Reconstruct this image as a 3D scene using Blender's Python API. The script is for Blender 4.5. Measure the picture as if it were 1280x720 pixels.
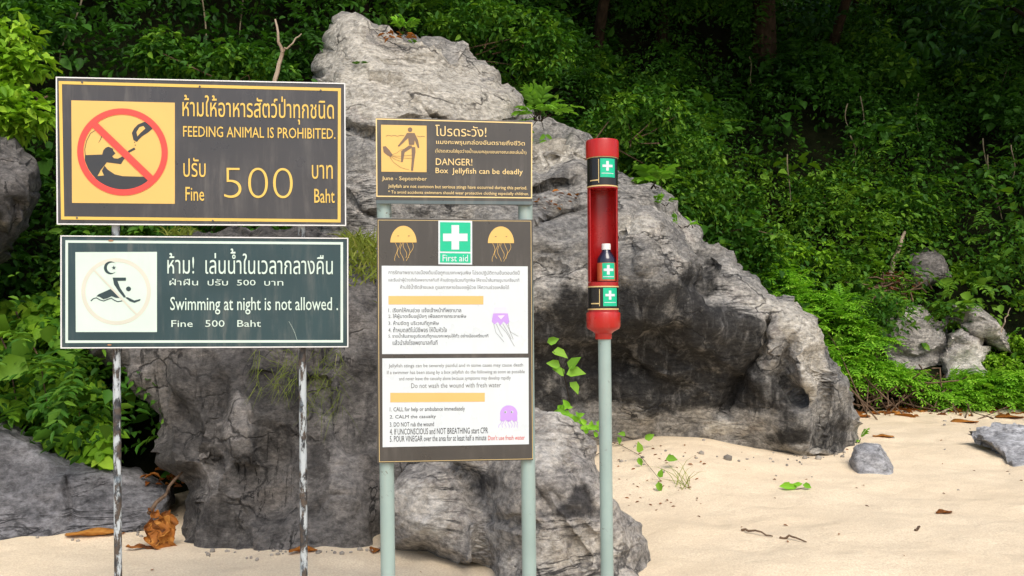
import bpy, bmesh, math, random
import numpy as np
from mathutils import Vector, Matrix
from mathutils.geometry import delaunay_2d_cdt

for o in list(bpy.data.objects):
    bpy.data.objects.remove(o)
SC = bpy.context.scene
COL = SC.collection
RS = np.random.RandomState(7)
random.seed(7)

# ------------------------------------------------------------------ camera, sky, sun, exposure
FPX, HOR, CAMH = 1100.0, 400.0, 1.5            # focal length in photo pixels, horizon row, eye height
ROLL = math.radians(0.40)
cam_d = bpy.data.cameras.new('camera')
cam = bpy.data.objects.new('camera', cam_d)
COL.objects.link(cam)
cam_d.sensor_width = 36.0
cam_d.lens = FPX / 1280 * 36
cam_d.shift_y = (HOR - 360) / 1280
cam_d.clip_start, cam_d.clip_end = 0.05, 500
cr, sr = math.cos(ROLL), math.sin(ROLL)
cam.matrix_world = Matrix(((cr, sr, 0, 0), (0, 0, -1, 0), (-sr, cr, 0, CAMH), (0, 0, 0, 1)))
SC.camera = cam

SUN_EL, SUN_AZ = math.radians(50), math.radians(162)     # azimuth clockwise from +Y; the sun is behind the viewer's right shoulder
w = bpy.data.worlds.new('World')
SC.world = w
w.use_nodes = True
wn = w.node_tree
sky = wn.nodes.new('ShaderNodeTexSky')
sky.sky_type = 'NISHITA'
sky.sun_disc = False
sky.sun_elevation, sky.sun_rotation = SUN_EL, SUN_AZ
sky.air_density, sky.dust_density, sky.ozone_density = 1.0, 3.0, 0.6
bg = wn.nodes['Background']
bg.inputs['Strength'].default_value = 0.125
wn.links.new(sky.outputs[0], bg.inputs[0])
sun_d = bpy.data.lights.new('sun', 'SUN')
sun_d.energy, sun_d.angle, sun_d.color = 1.5, math.radians(34), (1.0, 0.96, 0.88)
sun = bpy.data.objects.new('sun', sun_d)
COL.objects.link(sun)
sdir = Vector((math.sin(SUN_AZ) * math.cos(SUN_EL), math.cos(SUN_AZ) * math.cos(SUN_EL), math.sin(SUN_EL)))
sun.rotation_euler = sdir.to_track_quat('Z', 'Y').to_euler()
sun.location = sdir * 30
vs = SC.view_settings
vs.view_transform, vs.look, vs.gamma, vs.use_curve_mapping = 'Standard', 'None', 1, False
vs.exposure = 0.72
SC.cycles.max_bounces = 6
SC.cycles.transparent_max_bounces = 8

# ------------------------------------------------------------------ helpers: pixels, noise, meshes
def ray(px, py):
    """Direction with unit depth along +Y through a photo pixel (arrays allowed)."""
    xc, yc = (np.asarray(px, float) - 640) / FPX, (HOR - np.asarray(py, float)) / FPX
    return cr * xc + sr * yc, -sr * xc + cr * yc

def P(px, py, d):
    a, b = ray(px, py)
    return np.stack([a * d, np.broadcast_to(np.asarray(d, float), np.shape(a * d)), CAMH + b * d], -1)

def _hash(ix, iy, iz, seed):
    h = (ix * 374761393 + iy * 668265263 + iz * 2147483647 + seed * 974634777) & 0xFFFFFFFF
    h = ((h ^ (h >> 13)) * 1274126177) & 0xFFFFFFFF
    h = ((h ^ (h >> 16)) * 2246822519) & 0xFFFFFFFF
    return ((h ^ (h >> 15)) & 0xFFFFFF) / float(0xFFFFFF)

def vnoise(p, seed=0):
    p = np.asarray(p, float)
    i = np.floor(p).astype(np.int64)
    f = p - i
    f = f * f * f * (f * (f * 6 - 15) + 10)
    out = 0
    for dx in (0, 1):
        for dy in (0, 1):
            for dz in (0, 1):
                wgt = (f[..., 0] if dx else 1 - f[..., 0]) * (f[..., 1] if dy else 1 - f[..., 1]) * (f[..., 2] if dz else 1 - f[..., 2])
                out = out + wgt * _hash(i[..., 0] + dx, i[..., 1] + dy, i[..., 2] + dz, seed)
    return out * 2 - 1

def fbm(p, oct=4, seed=0, gain=0.5):
    a, s, out = 1.0, 1.0, 0
    for k in range(oct):
        out = out + a * vnoise(np.asarray(p) * s + 17.3 * k, seed + k)
        a *= gain
        s *= 2.03
    return out

def ridged(p, oct=4, seed=0):
    a, s, out = 1.0, 1.0, 0
    for k in range(oct):
        out = out + a * (1 - 2 * np.abs(vnoise(np.asarray(p) * s + 9.1 * k, seed + k)))
        a *= 0.5
        s *= 2.1
    return out

def cells(p, seed=0):
    """Cellular noise: the distance to the nearest and second nearest feature point and a hash of the nearest cell."""
    p = np.asarray(p, float)
    i = np.floor(p).astype(np.int64)
    d1 = np.full(p.shape[:-1], 9.0)
    d2 = d1.copy()
    hid = np.zeros(p.shape[:-1])
    dl = np.zeros(p.shape)
    for dx in (-1, 0, 1):
        for dy in (-1, 0, 1):
            for dz in (-1, 0, 1):
                c = i + np.array([dx, dy, dz])
                q = np.stack([_hash(c[..., 0], c[..., 1], c[..., 2], seed + k) for k in range(3)], -1) + c
                d = np.sqrt(((p - q) ** 2).sum(-1))
                h = _hash(c[..., 0], c[..., 1], c[..., 2], seed + 5)
                near = d < d1
                d2 = np.where(near, d1, np.minimum(d2, d))
                hid = np.where(near, h, hid)
                dl = np.where(near[..., None], p - q, dl)
                d1 = np.where(near, d, d1)
    return d1, d2, hid, dl

def unit_(v):
    return v / (np.linalg.norm(v, axis=-1, keepdims=True) + 1e-9)

def mesh_from(name, V, F, smooth=False):
    """V (n,3) array; F an (m,3|4) array or a list of faces."""
    me = bpy.data.meshes.new(name)
    V = np.asarray(V, np.float32)
    if isinstance(F, np.ndarray):
        n, k = F.shape
        me.vertices.add(len(V))
        me.vertices.foreach_set('co', V.ravel())
        me.loops.add(n * k)
        me.loops.foreach_set('vertex_index', F.astype(np.int32).ravel())
        me.polygons.add(n)
        me.polygons.foreach_set('loop_start', np.arange(0, n * k, k, dtype=np.int32))
        me.update(calc_edges=True)
        me.validate()
    else:
        me.from_pydata([tuple(map(float, v)) for v in V], [], [tuple(map(int, f)) for f in F])
        me.update()
    if smooth:
        me.polygons.foreach_set('use_smooth', np.ones(len(me.polygons), bool))
    return me

def link(name, me, mat=None, parent=None, M=None):
    o = bpy.data.objects.new(name, me)
    COL.objects.link(o)
    if mat is not None and me is not None and not me.materials:
        me.materials.append(mat)
    if parent is not None:
        o.parent = parent
    if M is not None:
        o.matrix_basis = M
    return o

def tag(o, label, cat, group=None, kind=None):
    if label:
        o['label'] = label
    if cat:
        o['category'] = cat
    if group:
        o['group'] = group
    if kind:
        o['kind'] = kind
    return o

def empty(name, loc, label, cat, group=None):
    o = bpy.data.objects.new(name, None)
    COL.objects.link(o)
    o.empty_display_size = 0.1
    o.location = loc
    return tag(o, label, cat, group)

class MB:
    """Collects shapes for ONE mesh."""
    def __init__(s):
        s.v, s.f, s.n = [], [], 0
    def add(s, V, F):
        V = np.asarray(V, float)
        s.v.append(V)
        s.f += [tuple(int(i) + s.n for i in f) for f in F]
        s.n += len(V)
        return s
    def box(s, a, b):
        x0, y0, z0 = a
        x1, y1, z1 = b
        return s.add([(x0, y0, z0), (x1, y0, z0), (x1, y1, z0), (x0, y1, z0), (x0, y0, z1), (x1, y0, z1), (x1, y1, z1), (x0, y1, z1)],
                     [(3, 2, 1, 0), (4, 5, 6, 7), (0, 1, 5, 4), (1, 2, 6, 5), (2, 3, 7, 6), (3, 0, 4, 7)])
    def tube(s, pts, rad, n=8):
        pts = np.asarray(pts, float)
        rad = np.broadcast_to(np.asarray(rad, float), len(pts))
        V = []
        for k, p in enumerate(pts):
            t = pts[min(k + 1, len(pts) - 1)] - pts[max(k - 1, 0)]
            t = t / (np.linalg.norm(t) + 1e-9)
            a = np.cross(t, (0.31, 0.9, 0.2) if abs(t[1]) < 0.9 else (1, 0, 0))
            a /= np.linalg.norm(a)
            b = np.cross(t, a)
            for j in range(n):
                q = 2 * math.pi * j / n
                V.append(p + rad[k] * (math.cos(q) * a + math.sin(q) * b))
        F = []
        for k in range(len(pts) - 1):
            for j in range(n):
                F.append((k * n + j, k * n + (j + 1) % n, (k + 1) * n + (j + 1) % n, (k + 1) * n + j))
        F.append(tuple(range(n - 1, -1, -1)))
        F.append(tuple(range((len(pts) - 1) * n, len(pts) * n)))
        return s.add(V, F)
    def lathe(s, prof, c=(0, 0), n=32, a0=0.0, a1=2 * math.pi):
        """prof: (radius, z) pairs; angles from a0 to a1 (0 = +X, -pi/2 = towards the viewer)."""
        full = abs(a1 - a0 - 2 * math.pi) < 1e-6
        m = n if full else n + 1
        V = [(c[0] + r * math.cos(a0 + (a1 - a0) * j / n), c[1] + r * math.sin(a0 + (a1 - a0) * j / n), z) for r, z in prof for j in range(m)]
        F = []
        for k in range(len(prof) - 1):
            for j in range(n):
                j2 = (j + 1) % m
                F.append((k * m + j, k * m + j2, (k + 1) * m + j2, (k + 1) * m + j))
        return s.add(V, F)
    def poly(s, pts, z=0.0):
        """A filled flat polygon in a panel's plane."""
        pts = [(p[0], p[1]) for p in pts]
        r = delaunay_2d_cdt([Vector(p) for p in pts], [], [list(range(len(pts)))], 1, 1e-7)
        if len(r[2]):
            F = []
            for f in r[2]:
                a = [r[0][i] for i in f]
                area = sum(a[i].x * a[(i + 1) % len(a)].y - a[(i + 1) % len(a)].x * a[i].y for i in range(len(a)))
                F.append(tuple(f) if area > 0 else tuple(reversed(f)))
            s.add([(p.x, p.y, z) for p in r[0]], F)
        return s
    def stroke(s, pts, wd, z=0.0):
        pts = np.asarray(pts, float)
        wd = np.broadcast_to(np.asarray(wd, float), len(pts)) / 2
        L, R = [], []
        for k in range(len(pts)):
            t = pts[min(k + 1, len(pts) - 1)] - pts[max(k - 1, 0)]
            nrm = np.array([-t[1], t[0]]) / (np.linalg.norm(t) + 1e-9)
            L.append((*(pts[k] + nrm * wd[k]), z))
            R.append((*(pts[k] - nrm * wd[k]), z))
        n = len(pts)
        return s.add(R + L, [(k, k + 1, n + k + 1, n + k) for k in range(n - 1)])
    def disc(s, c, r, z=0.0, n=28, ry=None):
        ry = r if ry is None else ry
        return s.add([(c[0] + r * math.cos(2 * math.pi * k / n), c[1] + ry * math.sin(2 * math.pi * k / n), z) for k in range(n)], [tuple(range(n))])
    def ring(s, c, r0, r1, z=0.0, n=64):
        V = [(c[0] + r * math.cos(2 * math.pi * k / n), c[1] + r * math.sin(2 * math.pi * k / n), z) for r in (r0, r1) for k in range(n)]
        return s.add(V, [(k, n + k, n + (k + 1) % n, (k + 1) % n) for k in range(n)])
    def build(s, name, mat, parent=None, M=None, smooth=False, bevel=0):
        me = mesh_from(name, np.concatenate(s.v), s.f, smooth)
        o = link(name, me, mat, parent, M)
        if bevel:
            b = o.modifiers.new('bevel', 'BEVEL')
            b.width, b.segments, b.limit_method, b.angle_limit = bevel, 2, 'ANGLE', math.radians(40)
        if smooth:
            e = o.modifiers.new('split', 'EDGE_SPLIT')
            e.split_angle = math.radians(38)
        return o

# ------------------------------------------------------------------ materials
class NT:
    def __init__(s, name):
        s.m = bpy.data.materials.new(name)
        s.m.use_nodes = True
        s.t = s.m.node_tree
        s.b = s.t.nodes['Principled BSDF']
        s.co = s.t.nodes.new('ShaderNodeTexCoord').outputs['Object']
    def n(s, typ, **kw):
        x = s.t.nodes.new(typ)
        for k, v in kw.items():
            setattr(x, k, v)
        return x
    def put(s, sock, v):
        if isinstance(v, bpy.types.NodeSocket):
            s.t.links.new(v, sock)
        elif isinstance(v, (tuple, list)) and len(v) == 3 and sock.type == 'RGBA':
            sock.default_value = (*v, 1)
        else:
            sock.default_value = v
    def noise(s, scale, detail=6, rough=0.55, co=None, dist=0.0):
        x = s.n('ShaderNodeTexNoise')
        s.put(x.inputs['Vector'], s.co if co is None else co)
        x.inputs['Scale'].default_value, x.inputs['Detail'].default_value = scale, detail
        x.inputs['Roughness'].default_value, x.inputs['Distortion'].default_value = rough, dist
        return x.outputs['Fac']
    def map(s, sc, rot=(0, 0, 0)):
        x = s.n('ShaderNodeMapping')
        s.put(x.inputs['Vector'], s.co)
        x.inputs['Scale'].default_value = sc
        x.inputs['Rotation'].default_value = rot
        return x.outputs[0]
    def ramp(s, f, a, b, c0=0.0, c1=1.0):
        x = s.n('ShaderNodeMapRange')
        x.interpolation_type = 'SMOOTHSTEP'
        s.put(x.inputs[0], f)
        for k, v in zip((1, 2, 3, 4), (a, b, c0, c1)):
            s.put(x.inputs[k], v)
        return x.outputs[0]
    def math(s, op, a, b=0.0):
        x = s.n('ShaderNodeMath', operation=op)
        s.put(x.inputs[0], a)
        s.put(x.inputs[1], b)
        return x.outputs[0]
    def mix(s, f, a, b, mode='MIX'):
        x = s.n('ShaderNodeMix', data_type='RGBA', blend_type=mode)
        s.put(x.inputs[0], f)
        s.put(x.inputs[6], a)
        s.put(x.inputs[7], b)
        return x.outputs[2]
    def bump(s, h, strength, dist, prev=None):
        x = s.n('ShaderNodeBump')
        x.inputs['Strength'].default_value, x.inputs['Distance'].default_value = strength, dist
        s.put(x.inputs['Height'], h)
        if prev is not None:
            s.put(x.inputs['Normal'], prev)
        return x.outputs[0]
    def attr(s, name):
        x = s.n('ShaderNodeAttribute')
        x.attribute_name = name
        return x.outputs['Fac']
    def out(s, color, rough=0.6, normal=None, **kw):
        s.put(s.b.inputs['Base Color'], color)
        s.put(s.b.inputs['Roughness'], rough)
        if normal is not None:
            s.put(s.b.inputs['Normal'], normal)
        for k, v in kw.items():
            s.put(s.b.inputs[k.replace('_', ' ')], v)
        return s.m

def srgb(r, g, b):
    f = lambda c: (c / 255 / 12.92) if c / 255 <= 0.04045 else ((c / 255 + 0.055) / 1.055) ** 2.4
    return (f(r), f(g), f(b))

def mul(c, k):
    return tuple(x * k for x in c)

def paint(name, color, rough=0.4, wear=0.12, scale=9.0, bump=0.0, spec=0.5, dust=0.0, run=(9, 1.2, 1.2), chips=None):
    """Painted or printed surface; dust adds salt and dirt runs, chips a colour that shows through where the paint has flaked."""
    t = NT(name)
    f = t.noise(scale, 8, 0.6)
    c = t.mix(t.ramp(f, 0.3, 0.7), mul(color, 1 - wear), mul(color, 1 + wear))
    r = t.ramp(t.noise(scale * 3, 5), 0.3, 0.7, rough * 0.8, min(1, rough * 1.25))
    if dust:
        d = t.math('MULTIPLY', t.ramp(t.noise(2.2, 9, 0.7, co=t.map(run), dist=0.3), 0.45, 0.72), t.ramp(t.noise(3.1, 5), 0.35, 0.65))
        c = t.mix(t.math('MULTIPLY', d, dust), c, (0.34, 0.31, 0.27))
        c = t.mix(t.ramp(t.noise(70, 6, 0.8), 0.66, 0.72, 0, dust * 0.8), c, (0.42, 0.40, 0.36))
    if chips:
        k = t.ramp(t.math('ADD', t.noise(26, 10, 0.75), t.math('MULTIPLY', t.noise(4, 3), 0.5)), 0.90, 0.93)
        c = t.mix(k, c, chips)
    nrm = t.bump(t.noise(60, 4), bump, 0.002) if bump else None
    return t.out(c, r, nrm, Specular_IOR_Level=spec)

def rock_mat(name, light, mid, dark, tint=(0.30, 0.25, 0.19), strata=0.5, rot=(0.2, 0.5, 0.1), lay_s=(0.7, 0.7, 5.5), brown=0.3):
    t = NT(name)
    big = t.noise(0.9, 6, 0.6)
    med = t.noise(4.2, 12, 0.72, dist=0.1)
    fine = t.noise(26, 8, 0.7)
    c = t.mix(t.ramp(t.math('ADD', big, t.math('MULTIPLY', t.math('SUBTRACT', med, 0.5), 0.8)), 0.32, 0.66), mid, light)
    c = t.mix(t.ramp(t.noise(2.1, 5, 0.6), 0.50, 0.72, 0.0, brown), c, tint)
    # thin bedding lines
    lay = t.map(lay_s, rot)
    ln = t.noise(1.6, 8, 0.62, co=lay, dist=1.1)
    c = t.mix(t.ramp(ln, 0.33, 0.46, 0.55 * strata, 0.0), c, dark)
    # thin dark bedding cracks, broken up
    cl = t.math('ABSOLUTE', t.math('SUBTRACT', t.noise(1.1, 7, 0.6, co=lay, dist=1.6), 0.5))
    lm = t.math('MULTIPLY', t.ramp(cl, 0.004, 0.016, 1.0, 0.0), t.ramp(t.noise(1.9, 5, 0.6), 0.46, 0.58))
    c = t.mix(t.math('MULTIPLY', lm, 0.85), c, mul(dark, 0.7))
    # weather stains: where the stain layer and ragged noise agree; rain runs through it as pale streaks
    st = t.math('ADD', t.attr('stain'), t.math('MULTIPLY', t.math('SUBTRACT', t.noise(3.0, 12, 0.72), 0.5), 1.5))
    stm = t.ramp(st, 0.38, 0.72)
    run = t.noise(3.4, 9, 0.66, co=t.map((2.4, 2.4, 0.55)), dist=0.6)
    dk = t.mix(t.ramp(run, 0.50, 0.70, 0.0, 0.8), dark, mul(mid, 0.9))
    dk = t.mix(t.ramp(t.noise(2.3, 11, 0.72), 0.53, 0.66, 0.0, 0.65), dk, mul(light, 0.72))
    c = t.mix(t.math('MULTIPLY', stm, 0.92), c, dk)
    # pale patches where the layer runs negative
    pl = t.math('SUBTRACT', t.math('MULTIPLY', t.attr('stain'), -1.0), t.math('MULTIPLY', t.math('SUBTRACT', t.noise(2.6, 12, 0.7), 0.5), 1.3))
    c = t.mix(t.ramp(pl, 0.22, 0.6, 0.0, 0.9), c, mul(light, 1.22))
    # salt and lichen flecks
    c = t.mix(t.ramp(t.noise(11, 10, 0.78), 0.6, 0.72, 0.0, 0.5), c, mul(light, 1.05))
    c = t.mix(0.55, c, t.mix(t.ramp(fine, 0.3, 0.72), mul(dark, 1.0), mul(light, 1.1)), 'OVERLAY')
    scr = t.noise(13, 14, 0.82, co=t.map((1, 1, 2.2), rot), dist=0.15)      # sharp weathered grain
    g_ = t.ramp(scr, 0.36, 0.62, 0.42, 1.38)
    gc = t.n('ShaderNodeCombineColor')
    for k_ in range(3):
        t.put(gc.inputs[k_], g_)
    c = t.mix(0.85, c, gc.outputs[0], 'MULTIPLY')
    vo = t.n('ShaderNodeTexVoronoi', feature='DISTANCE_TO_EDGE')
    dis = t.n('ShaderNodeVectorMath', operation='ADD')
    sc_ = t.n('ShaderNodeVectorMath', operation='SCALE')
    nn = t.n('ShaderNodeTexNoise')
    nn.inputs['Scale'].default_value, nn.inputs['Detail'].default_value = 2.6, 6
    t.put(nn.inputs['Vector'], t.co)
    t.put(sc_.inputs[0], nn.outputs['Color'])
    sc_.inputs['Scale'].default_value = 0.9
    t.put(dis.inputs[0], t.map((1, 1, 2.3), rot))
    t.put(dis.inputs[1], sc_.outputs[0])
    t.put(vo.inputs['Vector'], dis.outputs[0])
    vo.inputs['Scale'].default_value = 1.25
    crack = t.ramp(vo.outputs['Distance'], 0.0, 0.035)
    brk = t.ramp(t.noise(1.7, 4), 0.42, 0.6)
    crk = t.math('MULTIPLY', t.math('SUBTRACT', 1.0, crack), brk)
    c = t.mix(t.math('MULTIPLY', crk, 0.85), c, mul(dark, 0.8))
    h = t.math('ADD', t.math('ADD', t.math('MULTIPLY', t.noise(7, 14, 0.7), 0.8), t.math('MULTIPLY', scr, 0.9)), t.math('MULTIPLY', ln, 0.8 * strata))
    h = t.math('SUBTRACT', h, t.math('ADD', t.math('MULTIPLY', crk, 0.35), t.math('MULTIPLY', lm, 0.4)))
    pit = t.n('ShaderNodeTexVoronoi')
    t.put(pit.inputs['Vector'], t.map((1, 1, 1.5), rot))
    pit.inputs['Scale'].default_value = 15
    h = t.math('ADD', h, t.math('MULTIPLY', t.ramp(pit.outputs['Distance'], 0.05, 0.42), t.ramp(t.noise(2.7, 4), 0.45, 0.65, 0.0, 0.35)))
    n1 = t.bump(h, 0.85, 0.06)
    n2 = t.bump(t.noise(45, 8, 0.7), 0.5, 0.012, n1)
    return t.out(c, t.ramp(med, 0.3, 0.7, 0.72, 0.95), n2, Specular_IOR_Level=0.3)

def leaf_mat(name, dark, mid, bright, trans=0.3, rough=0.55):
    t = NT(name)
    a = t.attr('tint')
    c = t.mix(t.ramp(a, 0.0, 0.55), dark, mid)
    c = t.mix(t.ramp(a, 0.55, 1.0), c, bright)
    m = t.out(c, rough, None, Specular_IOR_Level=0.16)
    tr = t.n('ShaderNodeBsdfTranslucent')
    t.put(tr.inputs[0], t.mix(1.0, c, (1.25, 1.3, 0.5), 'MULTIPLY'))
    mx = t.n('ShaderNodeMixShader')
    mx.inputs[0].default_value = trans
    t.t.links.new(t.b.outputs[0], mx.inputs[1])
    t.t.links.new(tr.outputs[0], mx.inputs[2])
    t.t.links.new(mx.outputs[0], t.t.nodes['Material Output'].inputs[0])
    return m

def bark_mat(name, c0, c1):
    t = NT(name)
    f = t.noise(5, 10, 0.7, co=t.map((3, 3, 0.6)))
    return t.out(t.mix(t.ramp(f, 0.35, 0.65), c0, c1), 0.9, t.bump(f, 0.8, 0.03), Specular_IOR_Level=0.1)

M = {}
t = NT('sand')
g1, g2 = t.noise(0.8, 6), t.noise(90, 6, 0.75)
c = t.mix(t.ramp(g1, 0.3, 0.7), (0.75, 0.63, 0.445), (0.83, 0.72, 0.53))
c = t.mix(t.ramp(g2, 0.35, 0.68), (0.62, 0.49, 0.34), c)
c = t.mix(t.ramp(t.noise(16, 9, 0.8), 0.69, 0.74, 0.0, 0.55), c, (0.24, 0.15, 0.085))
nb = t.bump(t.noise(5.5, 6, 0.55), 0.3, 0.07)
nb = t.bump(t.noise(38, 6, 0.7), 0.45, 0.02, nb)
nb = t.bump(t.noise(260, 3, 0.7), 0.35, 0.004, nb)
M['sand'] = t.out(c, 0.95, nb, Specular_IOR_Level=0.15)
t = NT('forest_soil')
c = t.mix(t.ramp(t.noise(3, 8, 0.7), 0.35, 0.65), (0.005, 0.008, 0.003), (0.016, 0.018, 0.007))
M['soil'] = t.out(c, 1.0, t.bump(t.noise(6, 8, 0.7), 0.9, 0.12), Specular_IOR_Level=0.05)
M['rock'] = rock_mat('pale_limestone', (0.53, 0.508, 0.468), (0.25, 0.247, 0.243), (0.018, 0.018, 0.019), (0.30, 0.27, 0.23), 0.5, (0.2, -0.5, 0.1))
M['rock_dark'] = rock_mat('dark_limestone', (0.33, 0.31, 0.29), (0.10, 0.094, 0.089), (0.024, 0.022, 0.021), (0.13, 0.10, 0.07), 0.5, (0.15, 0.3, 0.2), (4.5, 1.5, 0.6), 0.45)
M['rock_pale'] = rock_mat('salt_pale_limestone', (0.64, 0.61, 0.565), (0.40, 0.38, 0.36), (0.05, 0.048, 0.05), (0.36, 0.31, 0.25), 0.55, (0.5, -0.5, 0.2))
M['rock_blue'] = rock_mat('blue_grey_limestone', (0.36, 0.355, 0.365), (0.205, 0.203, 0.213), (0.05, 0.05, 0.054), (0.15, 0.125, 0.10), 0.4, (0.1, 0.15, 0.3))
M['rock_stone'] = rock_mat('light_blue_limestone', (0.58, 0.58, 0.59), (0.43, 0.43, 0.44), (0.15, 0.15, 0.15), (0.28, 0.27, 0.25), 0.3)
M['jungle'] = leaf_mat('jungle_leaf', (0.012, 0.046, 0.005), (0.042, 0.13, 0.013), (0.14, 0.275, 0.022))
M['vine'] = leaf_mat('vine_leaf', (0.065, 0.18, 0.008), (0.18, 0.36, 0.020), (0.33, 0.52, 0.04))
M['bright'] = leaf_mat('fresh_leaf', (0.08, 0.23, 0.012), (0.21, 0.47, 0.03), (0.35, 0.60, 0.06))
M['lime'] = leaf_mat('lime_leaf', (0.10, 0.24, 0.02), (0.19, 0.40, 0.04), (0.30, 0.50, 0.07), 0.35)
M['grass'] = leaf_mat('grass_blade', (0.10, 0.13, 0.02), (0.19, 0.24, 0.035), (0.34, 0.34, 0.09), 0.3, 0.6)
M['canopy'] = leaf_mat('canopy_leaf', (0.007, 0.030, 0.005), (0.018, 0.066, 0.009), (0.05, 0.14, 0.016), 0.22)
M['bark'] = bark_mat('bark', (0.016, 0.011, 0.007), (0.042, 0.030, 0.020))
M['pale_wood'] = bark_mat('bleached_wood', (0.22, 0.16, 0.11), (0.45, 0.36, 0.27))
M['twig'] = bark_mat('dry_twig', (0.07, 0.045, 0.03), (0.19, 0.125, 0.08))
M['dry'] = leaf_mat('dead_leaf', (0.16, 0.05, 0.012), (0.36, 0.13, 0.022), (0.50, 0.23, 0.05), 0.15, 0.55)
M['husk'] = leaf_mat('dry_husk', (0.09, 0.03, 0.010), (0.34, 0.12, 0.022), (0.58, 0.27, 0.06), 0.1, 0.6)
M['brown_panel'] = paint('brown_enamel', (0.044, 0.042, 0.044), 0.32, 0.10, 2.0, dust=0.16)
M['olive_panel'] = paint('bronze_enamel', (0.052, 0.047, 0.042), 0.32, 0.10, 2.0, dust=0.16)
M['green_panel'] = paint('slate_green_enamel', (0.018, 0.046, 0.053), 0.34, 0.10, 3.0, dust=0.2)
M['white'] = paint('white_paint', (0.70, 0.70, 0.69), 0.4, 0.04)
M['mint_white'] = paint('aged_white_paint', (0.54, 0.66, 0.585), 0.45, 0.03, 5, dust=0.12)
M['paper'] = paint('printed_white', (0.57, 0.62, 0.645), 0.3, 0.03, 3, dust=0.10)
M['yellow'] = paint('yellow_vinyl', (0.66, 0.44, 0.09), 0.4, 0.04, 4)
M['square_yellow'] = paint('amber_vinyl', (0.66, 0.42, 0.12), 0.4, 0.03, 3)
M['pale_yellow'] = paint('sun_faded_yellow', (0.74, 0.55, 0.24), 0.4, 0.04, 4)
M['gold'] = paint('gold_line', (0.62, 0.46, 0.20), 0.35, 0.05)
M['orange'] = paint('orange_bar', (0.66, 0.41, 0.14), 0.4, 0.02, 3)
M['red_vinyl'] = paint('red_vinyl', (0.78, 0.06, 0.045), 0.4, 0.05, 4)
M['pink'] = paint('faded_ring', (0.55, 0.545, 0.46), 0.45, 0.05, 4)
M['ink'] = paint('dark_ink', (0.030, 0.032, 0.036), 0.45, 0.05)
M['text_ink'] = paint('black_print', (0.03, 0.03, 0.035), 0.5, 0.02)
M['grey_ink'] = paint('grey_print', (0.09, 0.085, 0.08), 0.5, 0.02)
M['red_ink'] = paint('red_print', (0.55, 0.06, 0.05), 0.5, 0.02)
M['brown_ink'] = paint('brown_print', (0.16, 0.105, 0.07), 0.5, 0.02)
M['teal_ink'] = paint('dark_teal_print', (0.018, 0.040, 0.046), 0.45, 0.05)
M['violet'] = paint('violet_print', (0.46, 0.28, 0.66), 0.4, 0.05)
M['pale_violet'] = paint('pale_violet_print', (0.70, 0.58, 0.78), 0.4, 0.03)
M['aid_green'] = paint('first_aid_green', (0.0, 0.44, 0.235), 0.35, 0.04, 5)
M['post'] = paint('sage_enamel', (0.27, 0.36, 0.335), 0.42, 0.09, 3.0, 0.05, dust=0.45, run=(9, 9, 0.9), chips=(0.13, 0.115, 0.095))
M['red'] = paint('red_plastic', (0.42, 0.009, 0.005), 0.33, 0.14, 5, 0.08, dust=0.22, run=(9, 9, 1.2))
M['red_deep'] = paint('red_tube', (0.32, 0.007, 0.008), 0.3, 0.12, 5, 0.05, dust=0.15, run=(9, 9, 1.2))
M['black_label'] = paint('black_label', (0.014, 0.012, 0.012), 0.22, 0.1)
M['steel'] = paint('dull_steel', (0.10, 0.09, 0.08), 0.5, 0.2, 20)
t = NT('flaking_white_paint')
f = t.math('ADD', t.noise(26, 10, 0.72, co=t.map((1, 1, 0.3))), t.math('MULTIPLY', t.noise(9, 5, 0.6, co=t.map((1, 1, 0.7))), 0.4))
msk = t.ramp(f, 0.67, 0.73)
c = t.mix(msk, (0.41, 0.45, 0.47), t.mix(t.ramp(t.noise(30, 6), 0.4, 0.6), (0.022, 0.024, 0.028), (0.075, 0.055, 0.04)))
c = t.mix(t.ramp(t.noise(6, 8, 0.7), 0.55, 0.68, 0, 0.6), c, (0.20, 0.27, 0.33))
M['flaking'] = t.out(c, 0.6, t.bump(msk, 0.6, 0.004))
t = NT('bottle_liquid')
M['bottle'] = t.out((0.014, 0.014, 0.032), 0.12, None, Coat_Weight=0.3)
M['amber'] = paint('amber_label', (0.46, 0.10, 0.035), 0.4, 0.1, 30)

# ------------------------------------------------------------------ ground, hillside
def interp(x, xs, ys):
    return np.interp(x, xs, ys)

def sand_z(x, y):
    x, y = np.asarray(x, float), np.asarray(y, float)
    z = 0.03 * np.clip(y - 3.5, 0, 12) - 0.02 * np.clip(2.0 - y, 0, 60)
    z = z + 0.20 * np.exp(-(((x - 1.55) / 1.0) ** 2 + ((y - 8.4) / 1.3) ** 2))
    p = np.stack([x, y, 0 * x], -1)
    k = np.clip((y + 2) / 4, 0, 1)
    for dx, dy, ra, rb_, an, dp in DENTS:             # soft trodden hollows
        u, v = (x - dx) * math.cos(an) + (y - dy) * math.sin(an), -(x - dx) * math.sin(an) + (y - dy) * math.cos(an)
        q = (u / ra) ** 2 + (v / rb_) ** 2
        z = z - dp * np.exp(-q) + 0.35 * dp * np.exp(-(np.sqrt(q) - 1.7) ** 2 * 4)
    return z + k * (0.035 * vnoise(p * 0.9, 3) + 0.016 * vnoise(p * 2.7, 4) + 0.009 * vnoise(p * 6.1, 5))

_rd = np.random.RandomState(91)
DENTS = [(_rd.uniform(-2.6, 6.0), _rd.uniform(4.6, 10.5), _rd.uniform(0.06, 0.13), _rd.uniform(0.05, 0.09), _rd.uniform(0, 3.14), _rd.uniform(0.004, 0.011)) for _k in range(75)]

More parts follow.
